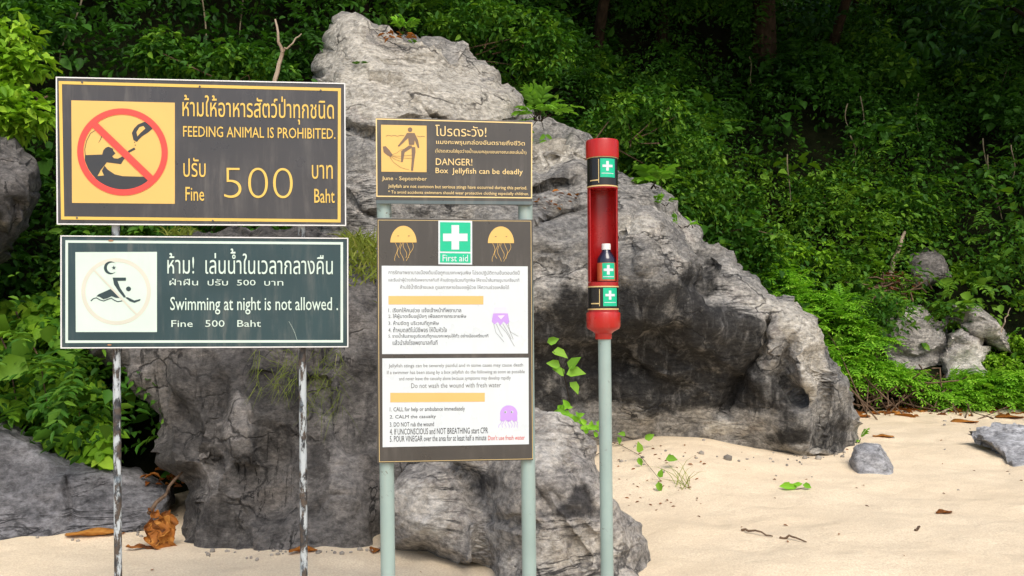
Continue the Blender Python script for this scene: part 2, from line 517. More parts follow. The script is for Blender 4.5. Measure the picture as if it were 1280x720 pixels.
HX = [-40, -10, -4.2, -3.2, -2.0, -1.0, 0.0, 3.0, 5.5, 9.0, 15.0, 40]
HY = [6.0, 6.4, 6.55, 6.9, 7.6, 8.6, 9.6, 11.4, 12.0, 12.4, 13.0, 14.0]
def hill_z(x, y):
    x, y = np.asarray(x, float), np.asarray(y, float)
    tt = y - interp(x, HX, HY)
    p = np.stack([x, y, 0 * x], -1)
    up = np.where(tt < 0, 0.5 * tt, 1.05 * tt + 0.25 * np.clip(tt, 0, 1.0))
    return 0.03 * np.clip(y - 3.5, 0, 12) - 0.03 + up + np.clip(tt, 0, 2) * 0.28 * vnoise(p * 0.55, 11) + np.clip(tt, 0, 1) * 0.12 * vnoise(p * 1.7, 12)

def ground(px, py):
    """Point on the sand below a photo pixel."""
    a, b = ray(px, py)
    d = np.linspace(2.5, 16, 4000)
    z = sand_z(a * d, d)
    k = int(np.argmax(CAMH + b * d < z))
    return Vector((float(a * d[k]), float(d[k]), float(z[k])))

def sheet(xs, ys, fz):
    X, Y = np.meshgrid(xs, ys)
    V = np.stack([X, Y, fz(X, Y)], -1).reshape(-1, 3)
    nx, ny = len(xs), len(ys)
    i = np.arange((ny - 1) * (nx - 1))
    a = i // (nx - 1) * nx + i % (nx - 1)
    return V, np.stack([a, a + 1, a + nx + 1, a + nx], -1)

xs = np.concatenate([np.linspace(-150, -9, 24)[:-1], np.linspace(-9, 12, 620), np.linspace(12, 150, 24)[1:]])
ys = np.concatenate([np.linspace(-150, 1.5, 40)[:-1], np.linspace(1.5, 14.5, 420), np.linspace(14.5, 150, 12)[1:]])
V, F = sheet(xs, ys, sand_z)
tag(link('sand', mesh_from('sand', V, F, True), M['sand']), None, None, kind='structure')
V, F = sheet(np.linspace(-38, 38, 190), np.linspace(5.5, 46, 150), hill_z)
tag(link('hillside', mesh_from('hillside', V, F, True), M['soil']), None, None, kind='structure')

# ------------------------------------------------------------------ rocks
def seg_dist(q, poly, closed=True):
    a = np.asarray(poly, float)
    b = np.roll(a, -1, 0) if closed else a[1:]
    a = a if closed else a[:-1]
    best = np.full(len(q), 1e9)
    for p0, p1 in zip(a, b):
        v = p1 - p0
        L = (v ** 2).sum() + 1e-9
        u = np.clip(((q - p0) @ v) / L, 0, 1)
        best = np.minimum(best, np.sqrt((((p0 + u[:, None] * v) - q) ** 2).sum(-1)))
    return best

def tps(ctrl):
    c = np.asarray(ctrl, float)
    p, v = c[:, :2] / 100, c[:, 2]
    def U(d2):
        return np.where(d2 < 1e-12, 0, d2 * np.log(d2 + 1e-12))
    n = len(p)
    K = U(((p[:, None] - p[None]) ** 2).sum(-1)) + 0.02 * np.eye(n)
    Pm = np.concatenate([np.ones((n, 1)), p], 1)
    A = np.block([[K, Pm], [Pm.T, np.zeros((3, 3))]])
    s = np.linalg.solve(A, np.concatenate([v, np.zeros(3)]))
    def f(q):
        q = np.asarray(q, float) / 100
        out = s[n] + q @ s[n + 1:]
        for k in range(n):
            out = out + s[k] * U(((q - p[k]) ** 2).sum(-1))
        return out
    return f

def rock(name, mat, outline, ctrl, label, step=5.0, edge=30, edge_d=0.5, thick=1.2, creases=(), stains=(), rough=(0.06, 0.02, 0.012),
         facet=0.10, fscale=1.3, layers=0.0, ldir=(0.25, 0.1, 1.0), lfreq=2.2, seed=0, cat='rock'):
    """A closed boulder: its outline and front relief from where the photo shows them, a rounded back, then fractured in 3D."""
    rs = np.random.RandomState(seed + 1)
    ol = []
    pts = np.asarray(outline, float)
    for p0, p1 in zip(pts, np.roll(pts, -1, 0)):
        n = max(1, int(np.linalg.norm(p1 - p0) / step))
        for k in range(n):
            ol.append(p0 + (p1 - p0) * k / n)
    ol = np.asarray(ol)
    jit = np.stack([fbm(np.stack([ol[:, 0] / 22, ol[:, 1] / 22, 0 * ol[:, 0] + s], -1), 3, seed) for s in (3.3, 8.8)], -1)
    ol = ol + jit * min(4.0, step * 0.9)
    x0, y0 = ol.min(0)
    x1, y1 = ol.max(0)
    gx, gy = np.meshgrid(np.arange(x0, x1, step), np.arange(y0, y1, step * 0.87))
    gx = gx + (np.arange(gx.shape[0]) % 2)[:, None] * step / 2
    g = np.stack([gx, gy], -1).reshape(-1, 2) + rs.uniform(-0.22, 0.22, (gx.size, 2)) * step
    a, b = ol, np.roll(ol, -1, 0)
    inside = np.zeros(len(g), bool)
    for p0, p1 in zip(a, b):
        cnd = (p0[1] > g[:, 1]) != (p1[1] > g[:, 1])
        xi = (p1[0] - p0[0]) * (g[:, 1] - p0[1]) / (p1[1] - p0[1] + 1e-12) + p0[0]
        inside ^= cnd & (g[:, 0] < xi)
    g = g[inside]
    g = g[seg_dist(g, ol) > step * 0.55]
    nb = len(ol)
    q = np.concatenate([ol, g])
    r = delaunay_2d_cdt([Vector(p) for p in q], [], [list(range(nb))], 1, 1e-6)
    q2 = np.array([(p.x, p.y) for p in r[0]])
    T = np.array([f for f in r[2] if len(f) == 3])
    e = seg_dist(q2, ol)
    onb = e < 1e-3
    f = tps(ctrl)
    d = f(q2)
    for line, amt, wd in creases:
        d = d + amt * np.exp(-(seg_dist(q2, line, False) / wd) ** 2)
    k = np.clip(e / edge, 0, 1)
    d = d + edge_d * (1 - np.sqrt(1 - (1 - k) ** 2))
    back = d + np.where(onb, 0, thick * np.sqrt(1 - (1 - np.clip(e / (edge * 3.0), 0, 1)) ** 2))
    Vf, Vb = P(q2[:, 0], q2[:, 1], d), P(q2[:, 0], q2[:, 1], back)
    n = len(q2)
    bi = np.arange(n) + n
    bi[onb] = np.where(onb)[0]
    V = np.concatenate([Vf, Vb])
    v0, v1, v2 = q2[T[:, 0]], q2[T[:, 1]], q2[T[:, 2]]
    ccw = ((v1 - v0)[:, 0] * (v2 - v0)[:, 1] - (v1 - v0)[:, 1] * (v2 - v0)[:, 0]) > 0
    T[ccw] = T[ccw][:, ::-1]                       # photo y runs down: this winding faces the viewer
    Fa = np.concatenate([T, bi[T][:, ::-1]])
    used = np.unique(Fa)
    re = np.zeros(len(V), int)
    re[used] = np.arange(len(used))
    V, Fa = V[used], re[Fa]
    qq = np.concatenate([q2, q2])[used]
    def normals(V):
        fn = np.cross(V[Fa[:, 1]] - V[Fa[:, 0]], V[Fa[:, 2]] - V[Fa[:, 0]])
        N = np.zeros_like(V)
        for c_ in range(3):
            np.add.at(N, Fa[:, c_], fn)
        return N / (np.linalg.norm(N, axis=1, keepdims=True) + 1e-9)
    N = normals(V)
    sd = seed * 13
    wp = V + 0.22 * np.stack([fbm(V * 0.9 + 5 * k, 3, sd + 40 + k) for k in range(3)], -1)
    def planes(q, s, amp):
        """Fracture planes: every cell of the rock is cut along its own tilted plane."""
        d1, d2, hid, dl = cells(q, s)
        rd = unit_(np.stack([np.sin(hid * 91.7), np.sin(hid * 47.3 + 1.7), np.sin(hid * 73.1 + 4.0)], -1))
        k = np.clip((d2 - d1) * 4.0, 0, 1)
        return amp * ((hid - 0.5) * 0.9 + (dl * rd).sum(-1) * 1.1) * k * k * (3 - 2 * k)
    ax_ = unit_(np.asarray(ldir, float))
    fl = wp + ax_ * (wp @ ax_)[:, None] * 0.9
    disp = rough[0] * fbm(V * 1.0, 3, sd) + planes(fl * fscale * 0.8, sd, facet)
    if layers:
        sl = (wp @ np.asarray(ldir)) * lfreq + 0.8 * fbm(V * 0.8, 3, sd + 70)
        saw = sl - np.floor(sl)
        on = np.clip(fbm(V * 0.7, 2, sd + 90) * 1.6 + 0.4, 0, 1)
        disp = disp + layers * on * (np.where(saw < 0.82, saw / 0.82, (1 - saw) / 0.18) - 0.5)
    V = V + N * disp[:, None]
    N = normals(V)
    disp = rough[1] * fbm(V * 2.6, 3, sd + 20) + rough[2] * fbm(V * 8.0, 3, sd + 30) + planes(fl * fscale * 2.3, sd + 3, facet * 0.38)
    V = V + N * disp[:, None]
    st = np.zeros(len(V))
    for sx, sy, srx, sry, amt in stains:
        st = st + amt * np.exp(-((qq[:, 0] - sx) / srx) ** 2 - ((qq[:, 1] - sy) / sry) ** 2)
    base = np.array([V[:, 0].mean(), V[:, 1].mean(), V[:, 2].min()])
    me = mesh_from(name, V - base, Fa, True)
    at = me.attributes.new('stain', 'FLOAT', 'POINT')
    at.data.foreach_set('value', st.astype(np.float32))
    o = link(name, me, mat, M=Matrix.Translation(base))
    ev = o.modifiers.new('split', 'EDGE_SPLIT')
    ev.split_angle = math.radians(48)
    tag(o, label, cat)
    return f

F_MAIN = rock('boulder', M['rock'],
     [(394, 108), (399, 78), (416, 46), (429, 23), (447, 28), (466, 38), (500, 41), (530, 38), (547, 45), (566, 53), (590, 68), (616, 88), (640, 104), (656, 124), (669, 147), (690, 150), (712, 158),
      (730, 174), (745, 199), (774, 217), (800, 227), (830, 238), (850, 250), (868, 270), (880, 295), (907, 312), (928, 331), (948, 346), (974, 362), (1004, 379), (1026, 400), (1043, 427), (1057, 450),
      (1070, 475), (1078, 510), (1077, 548), (1058, 580), (1030, 605), (960, 602), (880, 590), (760, 600), (600, 610), (440, 600), (400, 500), (385, 350), (388, 200)],
     [(430, 25, 9.7), (550, 45, 9.9), (640, 105, 9.8), (400, 110, 9.2), (450, 110, 8.9), (540, 110, 9.1), (600, 145, 9.2), (450, 200, 8.4), (560, 185, 8.65), (640, 190, 8.8), (700, 165, 9.4), (660, 160, 9.3),
      (700, 250, 8.4), (760, 245, 8.9), (800, 235, 9.3), (845, 270, 9.0), (790, 285, 8.25), (835, 325, 8.1), (700, 330, 8.05), (870, 335, 8.5), (920, 350, 8.7), (700, 385, 8.0), (780, 385, 7.98), (850, 390, 8.05),
      (900, 395, 8.2), (960, 400, 8.3), (1000, 410, 8.2), (700, 450, 8.35), (780, 445, 8.38), (850, 450, 8.42), (900, 445, 8.45), (950, 450, 8.35), (990, 440, 8.05), (760, 520, 8.55), (850, 510, 8.62), (920, 510, 8.55), (760, 560, 8.7), (850, 550, 8.75), (920, 555, 8.65),
      (980, 500, 8.2), (1020, 470, 8.0), (1020, 540, 8.2), (1055, 520, 8.5), (980, 570, 8.4), (480, 300, 8.2), (560, 350, 8.0), (560, 500, 8.3), (450, 450, 8.2), (850, 595, 8.8), (600, 590, 8.5)],
     'huge grey limestone boulder behind the notice board and the red tube', step=4.6, edge=34, edge_d=0.55, thick=2.2,
     creases=[([(400, 150), (470, 172), (520, 150), (600, 165), (660, 150)], 0.22, 7), ([(520, 130), (560, 165), (640, 178)], 0.12, 6), ([(470, 80), (540, 72), (600, 95)], 0.12, 7),
              ([(668, 200), (700, 192), (735, 205)], 0.25, 6), ([(665, 240), (705, 228), (735, 235)], 0.22, 6), ([(668, 285), (700, 270), (735, 262)], 0.15, 6),
              ([(775, 300), (800, 268), (850, 268)], 0.18, 6), ([(862, 275), (868, 305), (890, 330), (880, 360)], 0.22, 8), ([(810, 290), (805, 330)], -0.1, 9),
              ([(960, 405), (955, 440), (925, 470), (905, 510)], 0.2, 10), ([(985, 430), (975, 470), (1000, 500)], 0.25, 9), ([(1030, 440), (1032, 500), (1020, 555)], 0.2, 8)],
     stains=[(780, 425, 175, 45, 1.15), (860, 460, 110, 55, 0.95), (940, 490, 60, 60, 0.6), (720, 480, 80, 70, 0.7), (850, 515, 120, 26, 0.4), (980, 545, 60, 26, 0.4), (900, 380, 90, 50, 0.35), (700, 300, 60, 60, 0.22), (860, 300, 50, 40, 0.3), (1050, 530, 22, 50, 0.7), (840, 380, 90, 30, 0.45), (880, 340, 40, 40, 0.3),
             (730, 360, 60, 40, 0.25), (1010, 560, 60, 25, 0.4), (500, 500, 120, 120, 0.7), (1006, 412, 30, 36, -2.1), (1015, 470, 18, 40, -1.5), (795, 290, 40, 26, -0.7), (905, 375, 50, 14, -0.8), (960, 385, 40, 14, -1.0), (905, 530, 50, 22, -1.3), (960, 440, 14, 26, -1.5), (760, 525, 50, 22, -1.0), (520, 105, 110, 60, -0.75), (430, 60, 40, 50, -0.6), (700, 200, 40, 26, -0.7), (690, 240, 30, 10, -0.5), (620, 130, 40, 30, -0.5), (985, 570, 40, 16, -0.7), (800, 262, 50, 12, 0.5), (735, 222, 30, 9, 0.7), (705, 212, 26, 7, 0.9)],
     rough=(0.08, 0.022, 0.010), facet=0.15, fscale=1.0, layers=0.07, ldir=(0.45, 0.15, 1.0), lfreq=1.7, seed=2)

F_DARK = rock('boulder', M['rock_dark'],
     [(104, 425), (112, 345), (180, 305), (240, 289), (330, 284), (400, 285), (436, 300), (470, 340), (500, 380), (540, 440), (570, 520), (580, 640), (540, 740), (470, 735), (360, 725), (222, 720), (218, 690), (221, 640),
      (226, 604), (206, 587), (192, 552), (180, 502), (152, 467), (113, 447)],
     [(240, 665, 5.7), (350, 670, 5.55), (460, 675, 5.6), (300, 300, 6.9), (420, 300, 7.0), (180, 330, 6.7), (125, 430, 6.5), (200, 500, 6.25), (260, 460, 6.0), (305, 520, 5.78), (345, 560, 5.85), (400, 600, 5.68),
      (445, 560, 5.82), (400, 450, 6.1), (450, 400, 6.35), (270, 610, 5.62), (330, 430, 6.15), (240, 575, 5.82), (520, 520, 6.2), (550, 620, 6.0), (230, 720, 5.6), (470, 730, 5.5), (340, 640, 5.75)],
     'dark weathered boulder standing behind the two posts of the swimming and feeding signs', step=4.6, edge=26, edge_d=0.4, thick=1.3,
     creases=[([(255, 450), (268, 520), (262, 575), (235, 600)], 0.09, 10), ([(330, 470), (345, 540), (335, 585), (300, 600)], 0.07, 12), ([(395, 480), (385, 560), (400, 640)], 0.07, 12), ([(180, 460), (215, 510), (230, 560)], 0.06, 10)],
     stains=[(330, 600, 90, 50, 0.35), (400, 480, 80, 60, 0.4), (230, 470, 70, 60, 0.3), (360, 520, 40, 60, 0.3), (298, 525, 30, 50, -1.05), (245, 590, 20, 45, -0.8), (425, 590, 40, 60, -0.8), (330, 455, 60, 20, 0.4), (330, 640, 70, 20, -0.3), (180, 460, 20, 30, -0.4)],
     rough=(0.10, 0.03, 0.010), facet=0.11, fscale=1.1, layers=0.05, ldir=(1, 0.3, 0.25), lfreq=2.1, seed=5)

rock('boulder', M['rock_pale'],
     [(476, 650), (477, 612), (500, 576), (540, 560), (600, 545), (640, 520), (666, 507), (690, 512), (715, 527), (740, 560), (755, 590), (770, 620), (790, 640), (804, 665), (810, 705), (812, 760), (700, 775),
      (615, 765), (597, 722), (550, 706), (515, 697), (488, 690)],
     [(530, 640, 5.12), (500, 600, 5.4), (490, 690, 5.25), (560, 700, 5.1), (650, 640, 4.75), (640, 740, 4.6), (720, 600, 4.85), (690, 520, 5.4), (780, 690, 4.85), (600, 580, 5.25), (585, 620, 5.2), (740, 700, 4.7),
      (800, 740, 4.9), (660, 560, 5.05), (540, 575, 5.4)],
     'pale salt-bleached boulder at the foot of the notice board', step=4.2, edge=24, edge_d=0.3, thick=0.8,
     creases=[([(545, 570), (590, 605), (605, 650), (600, 715)], 0.16, 9), ([(672, 610), (690, 640), (735, 700)], 0.05, 6), ([(690, 615), (720, 650), (760, 690)], 0.03, 5), ([(700, 560), (720, 600), (745, 640)], 0.05, 6),
              ([(610, 650), (660, 655)], 0.07, 5)],
     stains=[(600, 600, 40, 24, 0.8), (725, 620, 25, 30, 0.8), (700, 640, 40, 10, 0.7), (750, 660, 40, 30, 0.25), (530, 640, 50, 50, -0.7), (690, 560, 40, 50, -0.6), (770, 690, 30, 60, -0.6)],  # dark patches set along the creases, pale ones between them
     rough=(0.05, 0.022, 0.010), facet=0.07, fscale=1.5, layers=0.04, ldir=(-0.55, 0.2, 0.9), lfreq=3.6, seed=8)

rock('low_rock', M['rock_blue'],
     [(-60, 470), (-10, 505), (20, 528), (45, 548), (85, 574), (125, 588), (172, 589), (200, 600), (216, 613), (214, 640), (190, 672), (130, 690), (40, 698), (-80, 700)],
     [(0, 640, 6.0), (60, 640, 6.0), (150, 640, 6.1), (200, 625, 6.3), (0, 540, 6.35), (60, 580, 6.2), (-50, 600, 6.1), (150, 600, 6.35), (100, 690, 5.85), (205, 605, 6.5)],
     'low slab of grey-blue rock under the broad-leaved vine', step=4.4, edge=16, edge_d=0.45, thick=0.6, creases=[([(82, 590), (90, 650)], 0.08, 6), ([(120, 610), (190, 615)], 0.06, 7)],
     stains=[(110, 625, 60, 16, 0.5), (30, 640, 60, 25, 0.3), (60, 570, 60, 14, -0.7), (165, 600, 40, 10, -0.6), (20, 540, 40, 14, -0.6), (150, 650, 40, 14, 0.4)], rough=(0.04, 0.015, 0.008), facet=0.06, fscale=1.6, layers=0.04, lfreq=2.5, seed=11)

rock('outcrop', M['rock_dark'],
     [(-220, 60), (-90, 100), (-30, 150), (0, 166), (22, 182), (45, 206), (52, 232), (46, 264), (30, 294), (0, 322), (-30, 335), (-60, 420), (-90, 560), (-200, 600), (-300, 400)],
     [(0, 240, 6.3), (40, 230, 6.5), (20, 290, 6.55), (-60, 220, 6.2), (-120, 400, 6.5), (10, 180, 6.7), (-200, 200, 6.4), (-150, 550, 6.7)],
     'overhanging dark rock beside the feeding sign', step=4.6, edge=18, edge_d=0.5, thick=1.0, creases=[([(10, 200), (35, 240), (10, 300)], 0.06, 6)],
     stains=[(0, 290, 40, 30, 0.5), (20, 200, 30, 20, -0.4)], rough=(0.05, 0.03, 0.012), facet=0.12, fscale=2.0, layers=0.04, lfreq=3, seed=14)

rock('rock', M['rock_pale'], [(1090, 428), (1108, 398), (1132, 385), (1162, 395), (1182, 411), (1198, 430), (1190, 480), (1150, 500), (1110, 490)],
     [(1110, 440, 12.6), (1150, 420, 12.5), (1180, 450, 12.6), (1140, 490, 12.4)], 'grey rock half hidden by the bright green bush', step=4, edge=14, edge_d=0.4, thick=0.8, facet=0.16, fscale=1.6, seed=21)
rock('rock', M['rock_pale'], [(1170, 450), (1184, 414), (1202, 408), (1222, 420), (1238, 448), (1242, 470), (1224, 495), (1180, 495)],
     [(1185, 440, 12.3), (1205, 430, 12.25), (1225, 460, 12.3), (1200, 485, 12.3)], 'pale cream rock tucked under the tilted slab', step=4, edge=12, edge_d=0.35, thick=0.6, facet=0.12, fscale=1.8, stains=[(1215, 450, 30, 30, -0.6)], seed=22)
rock('rock', M['rock_pale'], [(1182, 402), (1190, 378), (1212, 378), (1242, 392), (1260, 417), (1272, 446), (1256, 446), (1238, 440), (1215, 426), (1195, 414)],
     [(1195, 395, 12.5), (1220, 405, 12.3), (1250, 430, 12.4), (1205, 415, 12.45)], 'tilted grey slab leaning over a cream rock on the slope', step=3.4, edge=9, edge_d=0.35, thick=0.7, facet=0.10, fscale=1.8, seed=23)
rock('rock', M['rock_dark'], [(1132, 342), (1136, 322), (1160, 312), (1185, 330), (1186, 352), (1150, 362)],
     [(1135, 335, 13.3), (1160, 325, 13.35), (1180, 345, 13.3), (1150, 360, 13.1)], 'brownish layered rock beside the leaning dead branch', step=3.4, edge=10, edge_d=0.3, thick=0.8, facet=0.08, fscale=1.6, layers=0.12, lfreq=3.5, stains=[(1158, 335, 60, 40, -0.2)], seed=24)
rock('rock', M['rock_stone'], [(1205, 541), (1225, 533), (1260, 530), (1300, 528), (1400, 535), (1420, 590), (1330, 600), (1270, 592), (1240, 566)],
     [(1215, 541, 8.8), (1260, 545, 8.6), (1300, 570, 8.2), (1380, 560, 8.4), (1260, 585, 8.1)], 'flat grey rock half buried in open sand', step=4, edge=12, edge_d=0.4, thick=0.4, stains=[(1225, 545, 30, 14, 0.6), (1270, 548, 40, 20, -0.5)], rough=(0.04, 0.015, 0.008), facet=0.05, fscale=2, seed=25)
rock('stone', M['rock_stone'], [(1060, 578), (1066, 558), (1082, 552), (1100, 556), (1112, 574), (1121, 600), (1100, 612), (1070, 608)],
     [(1070, 570, 7.8), (1095, 570, 7.7), (1110, 595, 7.65), (1080, 605, 7.6)], 'small pale blue-grey stone resting against the huge boulder', step=3.2, edge=12, edge_d=0.25, thick=0.3, rough=(0.02, 0.008, 0.004), facet=0.02, fscale=2, seed=26, cat='stone')

# ------------------------------------------------------------------ leaves
def unit(v):
    return v / (np.linalg.norm(v, axis=-1, keepdims=True) + 1e-9)

def leaf_arrays(pos, axis, nrm, L, wr=0.5, fold=0.18, droop=0.15):
    """Folded six-point leaves: pos (n,3), axis and normal (n,3), length (n)."""
    axis = unit(axis)
    side = unit(np.cross(nrm, axis))
    nrm = np.cross(axis, side)
    L = np.asarray(L)[:, None]
    W = L * wr
    b = pos
    r1, l1 = pos + axis * L * 0.28 + side * W * 0.46 + nrm * W * fold, pos + axis * L * 0.28 - side * W * 0.46 + nrm * W * fold
    r2, l2 = pos + axis * L * 0.66 + side * W * 0.40 + nrm * W * (fold - droop * 0.4), pos + axis * L * 0.66 - side * W * 0.40 + nrm * W * (fold - droop * 0.4)
    tp = pos + axis * L - nrm * L * droop
    V = np.stack([b, r1, r2, tp, l2, l1], 1).reshape(-1, 3)
    i = np.arange(len(pos))[:, None] * 6
    F = np.concatenate([i + np.array([[0, 1, 2, 3]]), i + np.array([[0, 3, 4, 5]])], 0)
    return V, F

def leaf_mesh(name, sets, origin):
    """sets: list of (V, F, tint per leaf)."""
    Vs, Fs, Ts, n = [], [], [], 0
    for V, F, tn in sets:
        Vs.append(V)
        Fs.append(F + n)
        Ts.append(np.repeat(tn, len(V) // len(tn)))
        n += len(V)
    me = mesh_from(name, np.concatenate(Vs) - np.asarray(origin), np.concatenate(Fs))
    at = me.attributes.new('tint', 'FLOAT', 'POINT')
    at.data.foreach_set('value', np.clip(np.concatenate(Ts), 0, 1).astype(np.float32))
    return me

def clumps(centres, radii, n_each, size, rs, tint0, wr=0.5, up=0.8, squash=0.8, tspread=0.22):
    C, R = np.asarray(centres, float), np.asarray(radii, float)
    k = np.repeat(np.arange(len(C)), n_each)
    o = unit(rs.normal(size=(len(k), 3)))
    o[:, 2] *= squash
    rad = R[k] * rs.uniform(0.35, 1.0, len(k)) ** 0.6
    pos = C[k] + o * rad[:, None]
    nrm = unit(o * 0.55 + np.array([0, 0, up]) + rs.normal(size=o.shape) * 0.38)
    ax = unit(o * np.array([1, 1, 0.35]) + np.array([0, -0.12, -0.35]) + rs.normal(size=o.shape) * 0.45)
    L = size * rs.uniform(0.6, 1.35, len(k))
    V, F = leaf_arrays(pos, ax, nrm, L, wr)
    tn = np.broadcast_to(tint0, len(C))[k] + rs.normal(size=len(k)) * tspread * 0.6
    return V, F, tn

def fronds(roots, dirs, length, rs, tint0, leaflet=0.09, pairs=8, wr=0.34, droop=0.5):
    """Pinnate leaves: a bending stem with leaflet pairs."""
    pos, ax, nr, Ls, tn = [], [], [], [], []
    for r, d, t0 in zip(np.asarray(roots, float), np.asarray(dirs, float), np.broadcast_to(tint0, len(roots))):
        d = d / np.linalg.norm(d)
        L = length * rs.uniform(0.7, 1.2)
        s = np.cross(d, (0, 0, 1.0))
        s = s / (np.linalg.norm(s) + 1e-6)
        for j in range(pairs + 1):
            u = (j + 0.8) / (pairs + 0.8)
            p = r + d * L * u + np.array([0, 0, -droop * L * u * u * 0.6])
            tg = unit(d + np.array([0, 0, -droop * 1.2 * u]))
            n_ = np.cross(s, tg)
            sz = leaflet * (1.15 - 0.55 * abs(u - 0.45)) * rs.uniform(0.85, 1.15)
            for sg in ((-1, 1) if j < pairs else (0,)):
                pos.append(p)
                ax.append(tg * (0.55 if sg else 1.0) + s * sg * 0.9 + rs.normal(size=3) * 0.1)
                nr.append(n_ * np.sign(n_[2] + 1e-6) + rs.normal(size=3) * 0.15)
                Ls.append(sz)
                tn.append(t0 + rs.normal() * 0.1)
    V, F = leaf_arrays(np.array(pos), np.array(ax), np.array(nr), np.array(Ls), wr)
    return V, F, np.array(tn)

def on_hill(px, py, lift=0.0):
    a, b = ray(px, py)
    d = np.linspace(5, 40, 3500)
    x = a * d
    z = np.maximum(hill_z(x, d), sand_z(x, d)) + lift
    k = int(np.argmax(CAMH + b * d < z))
    return np.array([float(a * d[k]), float(d[k]), float(z[k])])

# the hanging mass of jungle leaves over the hillside: nobody could count it
rs = np.random.RandomState(31)
N = 10500
cx, tt = rs.uniform(-11, 16, N), rs.uniform(0.0, 1, N) ** 0.9 * 10.5
cy = interp(cx, HX, HY) + tt
keep = (cx / cy > -0.72) & (cx / cy < 0.74)
cx, tt, cy = cx[keep], tt[keep], cy[keep]
cz = hill_z(cx, cy)
pp = np.stack([cx, cy, cz], -1)
lump = fbm(pp * 0.75, 3, 51)
gap = fbm(pp * 0.5 + 40, 2, 52)
keep = gap + rs.uniform(-0.35, 0.35, len(gap)) > -0.72
keep &= ~((cx > 3.4) & (tt < 0.5))
ix, iy = cx / cy * FPX + 640, HOR - (cz + 0.4 - CAMH) / cy * FPX
for ex, ey, ax_, ay_, dd in ((1145, 432, 44, 46, 12.9), (1212, 424, 46, 44, 12.9), (1158, 334, 34, 30, 14.6)):
    keep &= ~((((ix - ex) / ax_) ** 2 + ((iy - ey) / ay_) ** 2 < 1) & (cy < dd))
pp, lump, tt = pp[keep], lump[keep], tt[keep]
cx = pp[:, 0]
off = (0.15 + 0.75 * np.clip(lump + 0.5, 0, 1.2) + rs.uniform(0, 0.25, len(pp)))[:, None]
pp = pp + off * unit(np.array([0, -0.75, 0.65]))
rr = rs.uniform(0.22, 0.5, len(pp))
tint = 0.42 + 0.22 * np.clip((cx - 3.0) / 2, 0, 1) * np.clip((4.0 - tt) / 3, 0, 1) + 0.28 * fbm(pp * 0.6 + 9, 2, 53) + rs.normal(size=len(pp)) * 0.10
big = rs.uniform(size=len(pp)) < 0.25
sets = [clumps(pp[~big], rr[~big], 38, 0.076, rs, tint[~big], 0.52), clumps(pp[big], rr[big] * 1.1, 22, 0.13, rs, tint[big] + 0.08, 0.62)]
fr = rs.uniform(size=len(pp)) < 0.11
k_ = np.repeat(np.where(fr)[0], 4)
dr = rs.normal(size=(len(k_), 3)) * np.array([1, 0.6, 0.4]) + np.array([0, -0.7, 0.15])
sets.append(fronds(pp[k_] + np.array([0, -0.15, 0.15]) + rs.normal(size=(len(k_), 3)) * 0.12, dr, 0.45, rs, tint[k_] + 0.16, 0.10, 7, 0.3))
hb = np.where((rs.uniform(size=len(pp)) < 0.035))[0]
sets.append(clumps(pp[hb] + np.array([0, -0.15, 0.1]), np.full(len(hb), 0.3), 13, 0.20, rs, tint[hb] + 0.2, 0.8))
me = leaf_mesh('jungle_foliage', sets, (0, 10, 1))
tag(link('jungle_foliage', me, M['jungle'], M=Matrix.Translation((0, 10, 1))), 'dense dark green jungle leaves covering the hillside', 'foliage', kind='stuff')

# trees on the slope: trunk with limbs, crown mostly above the picture, leaned out to shade the slope
def tree(x, y, h, lean, cr_, nclump, label, seed, size=0.17, per=70, mat='canopy', tint0=0.4, spread=1.0, trunk_r=0.12, drop=0.0):
    rs = np.random.RandomState(seed)
    z0 = float(hill_z(x, y)) - 0.3
    base = np.array([x, y, z0])
    root = empty('tree', base, label, 'tree', 'jungle trees on the slope')
    top = np.array([lean[0], lean[1], h])
    ks = np.linspace(0, 1, 12)
    wob = np.stack([0.18 * np.sin(ks * 5 + seed), 0.15 * np.cos(ks * 4 + seed), 0 * ks], -1) * ks[:, None]
    pts = ks[:, None] * top * np.stack([ks ** 0.5, ks ** 0.5, ks ** 0], -1) + wob
    mb = MB().tube(pts, trunk_r * (1 - 0.65 * ks) + 0.05 * np.exp(-ks * 14), 9)
    cs = []
    for k in range(7):
        s = 0.45 + 0.5 * k / 6
        p0 = pts[int(s * 11)]
        an = k * 2.4 + seed
        e = p0 + np.array([math.cos(an) * cr_ * spread * 0.75, math.sin(an) * cr_ * 0.7 - 0.3, cr_ * rs.uniform(0.0, 0.45)])
        mid = (p0 + e) / 2 + np.array([0, 0, 0.25])
        mb.tube([p0, mid, e], [trunk_r * 0.4, trunk_r * 0.26, 0.025], 6)
        cs.append(e)
    mb.build('trunk', M['bark'], root, smooth=True)
    C = []
    for k in range(nclump):
        if k % 2:
            c0 = cs[k % 7] + rs.normal(size=3) * np.array([0.75, 0.7, 0.45])
        else:
            u = unit(rs.normal(size=3))
            c0 = top + u * np.array([cr_ * spread, cr_, cr_ * 0.55]) * rs.uniform(0.35, 1.0)
        C.append(c0 - np.array([0, 0, drop * rs.uniform(0, 1) ** 2]))
    C = np.array(C)
    S = clumps(C, rs.uniform(0.4, 0.8, len(C)), per, size, rs, tint0 + rs.normal(size=len(C)) * 0.14, 0.5, up=0.7, squash=0.7)
    link('crown', leaf_mesh('crown', [S], (0, 0, 0)), M[mat], root)
    return root

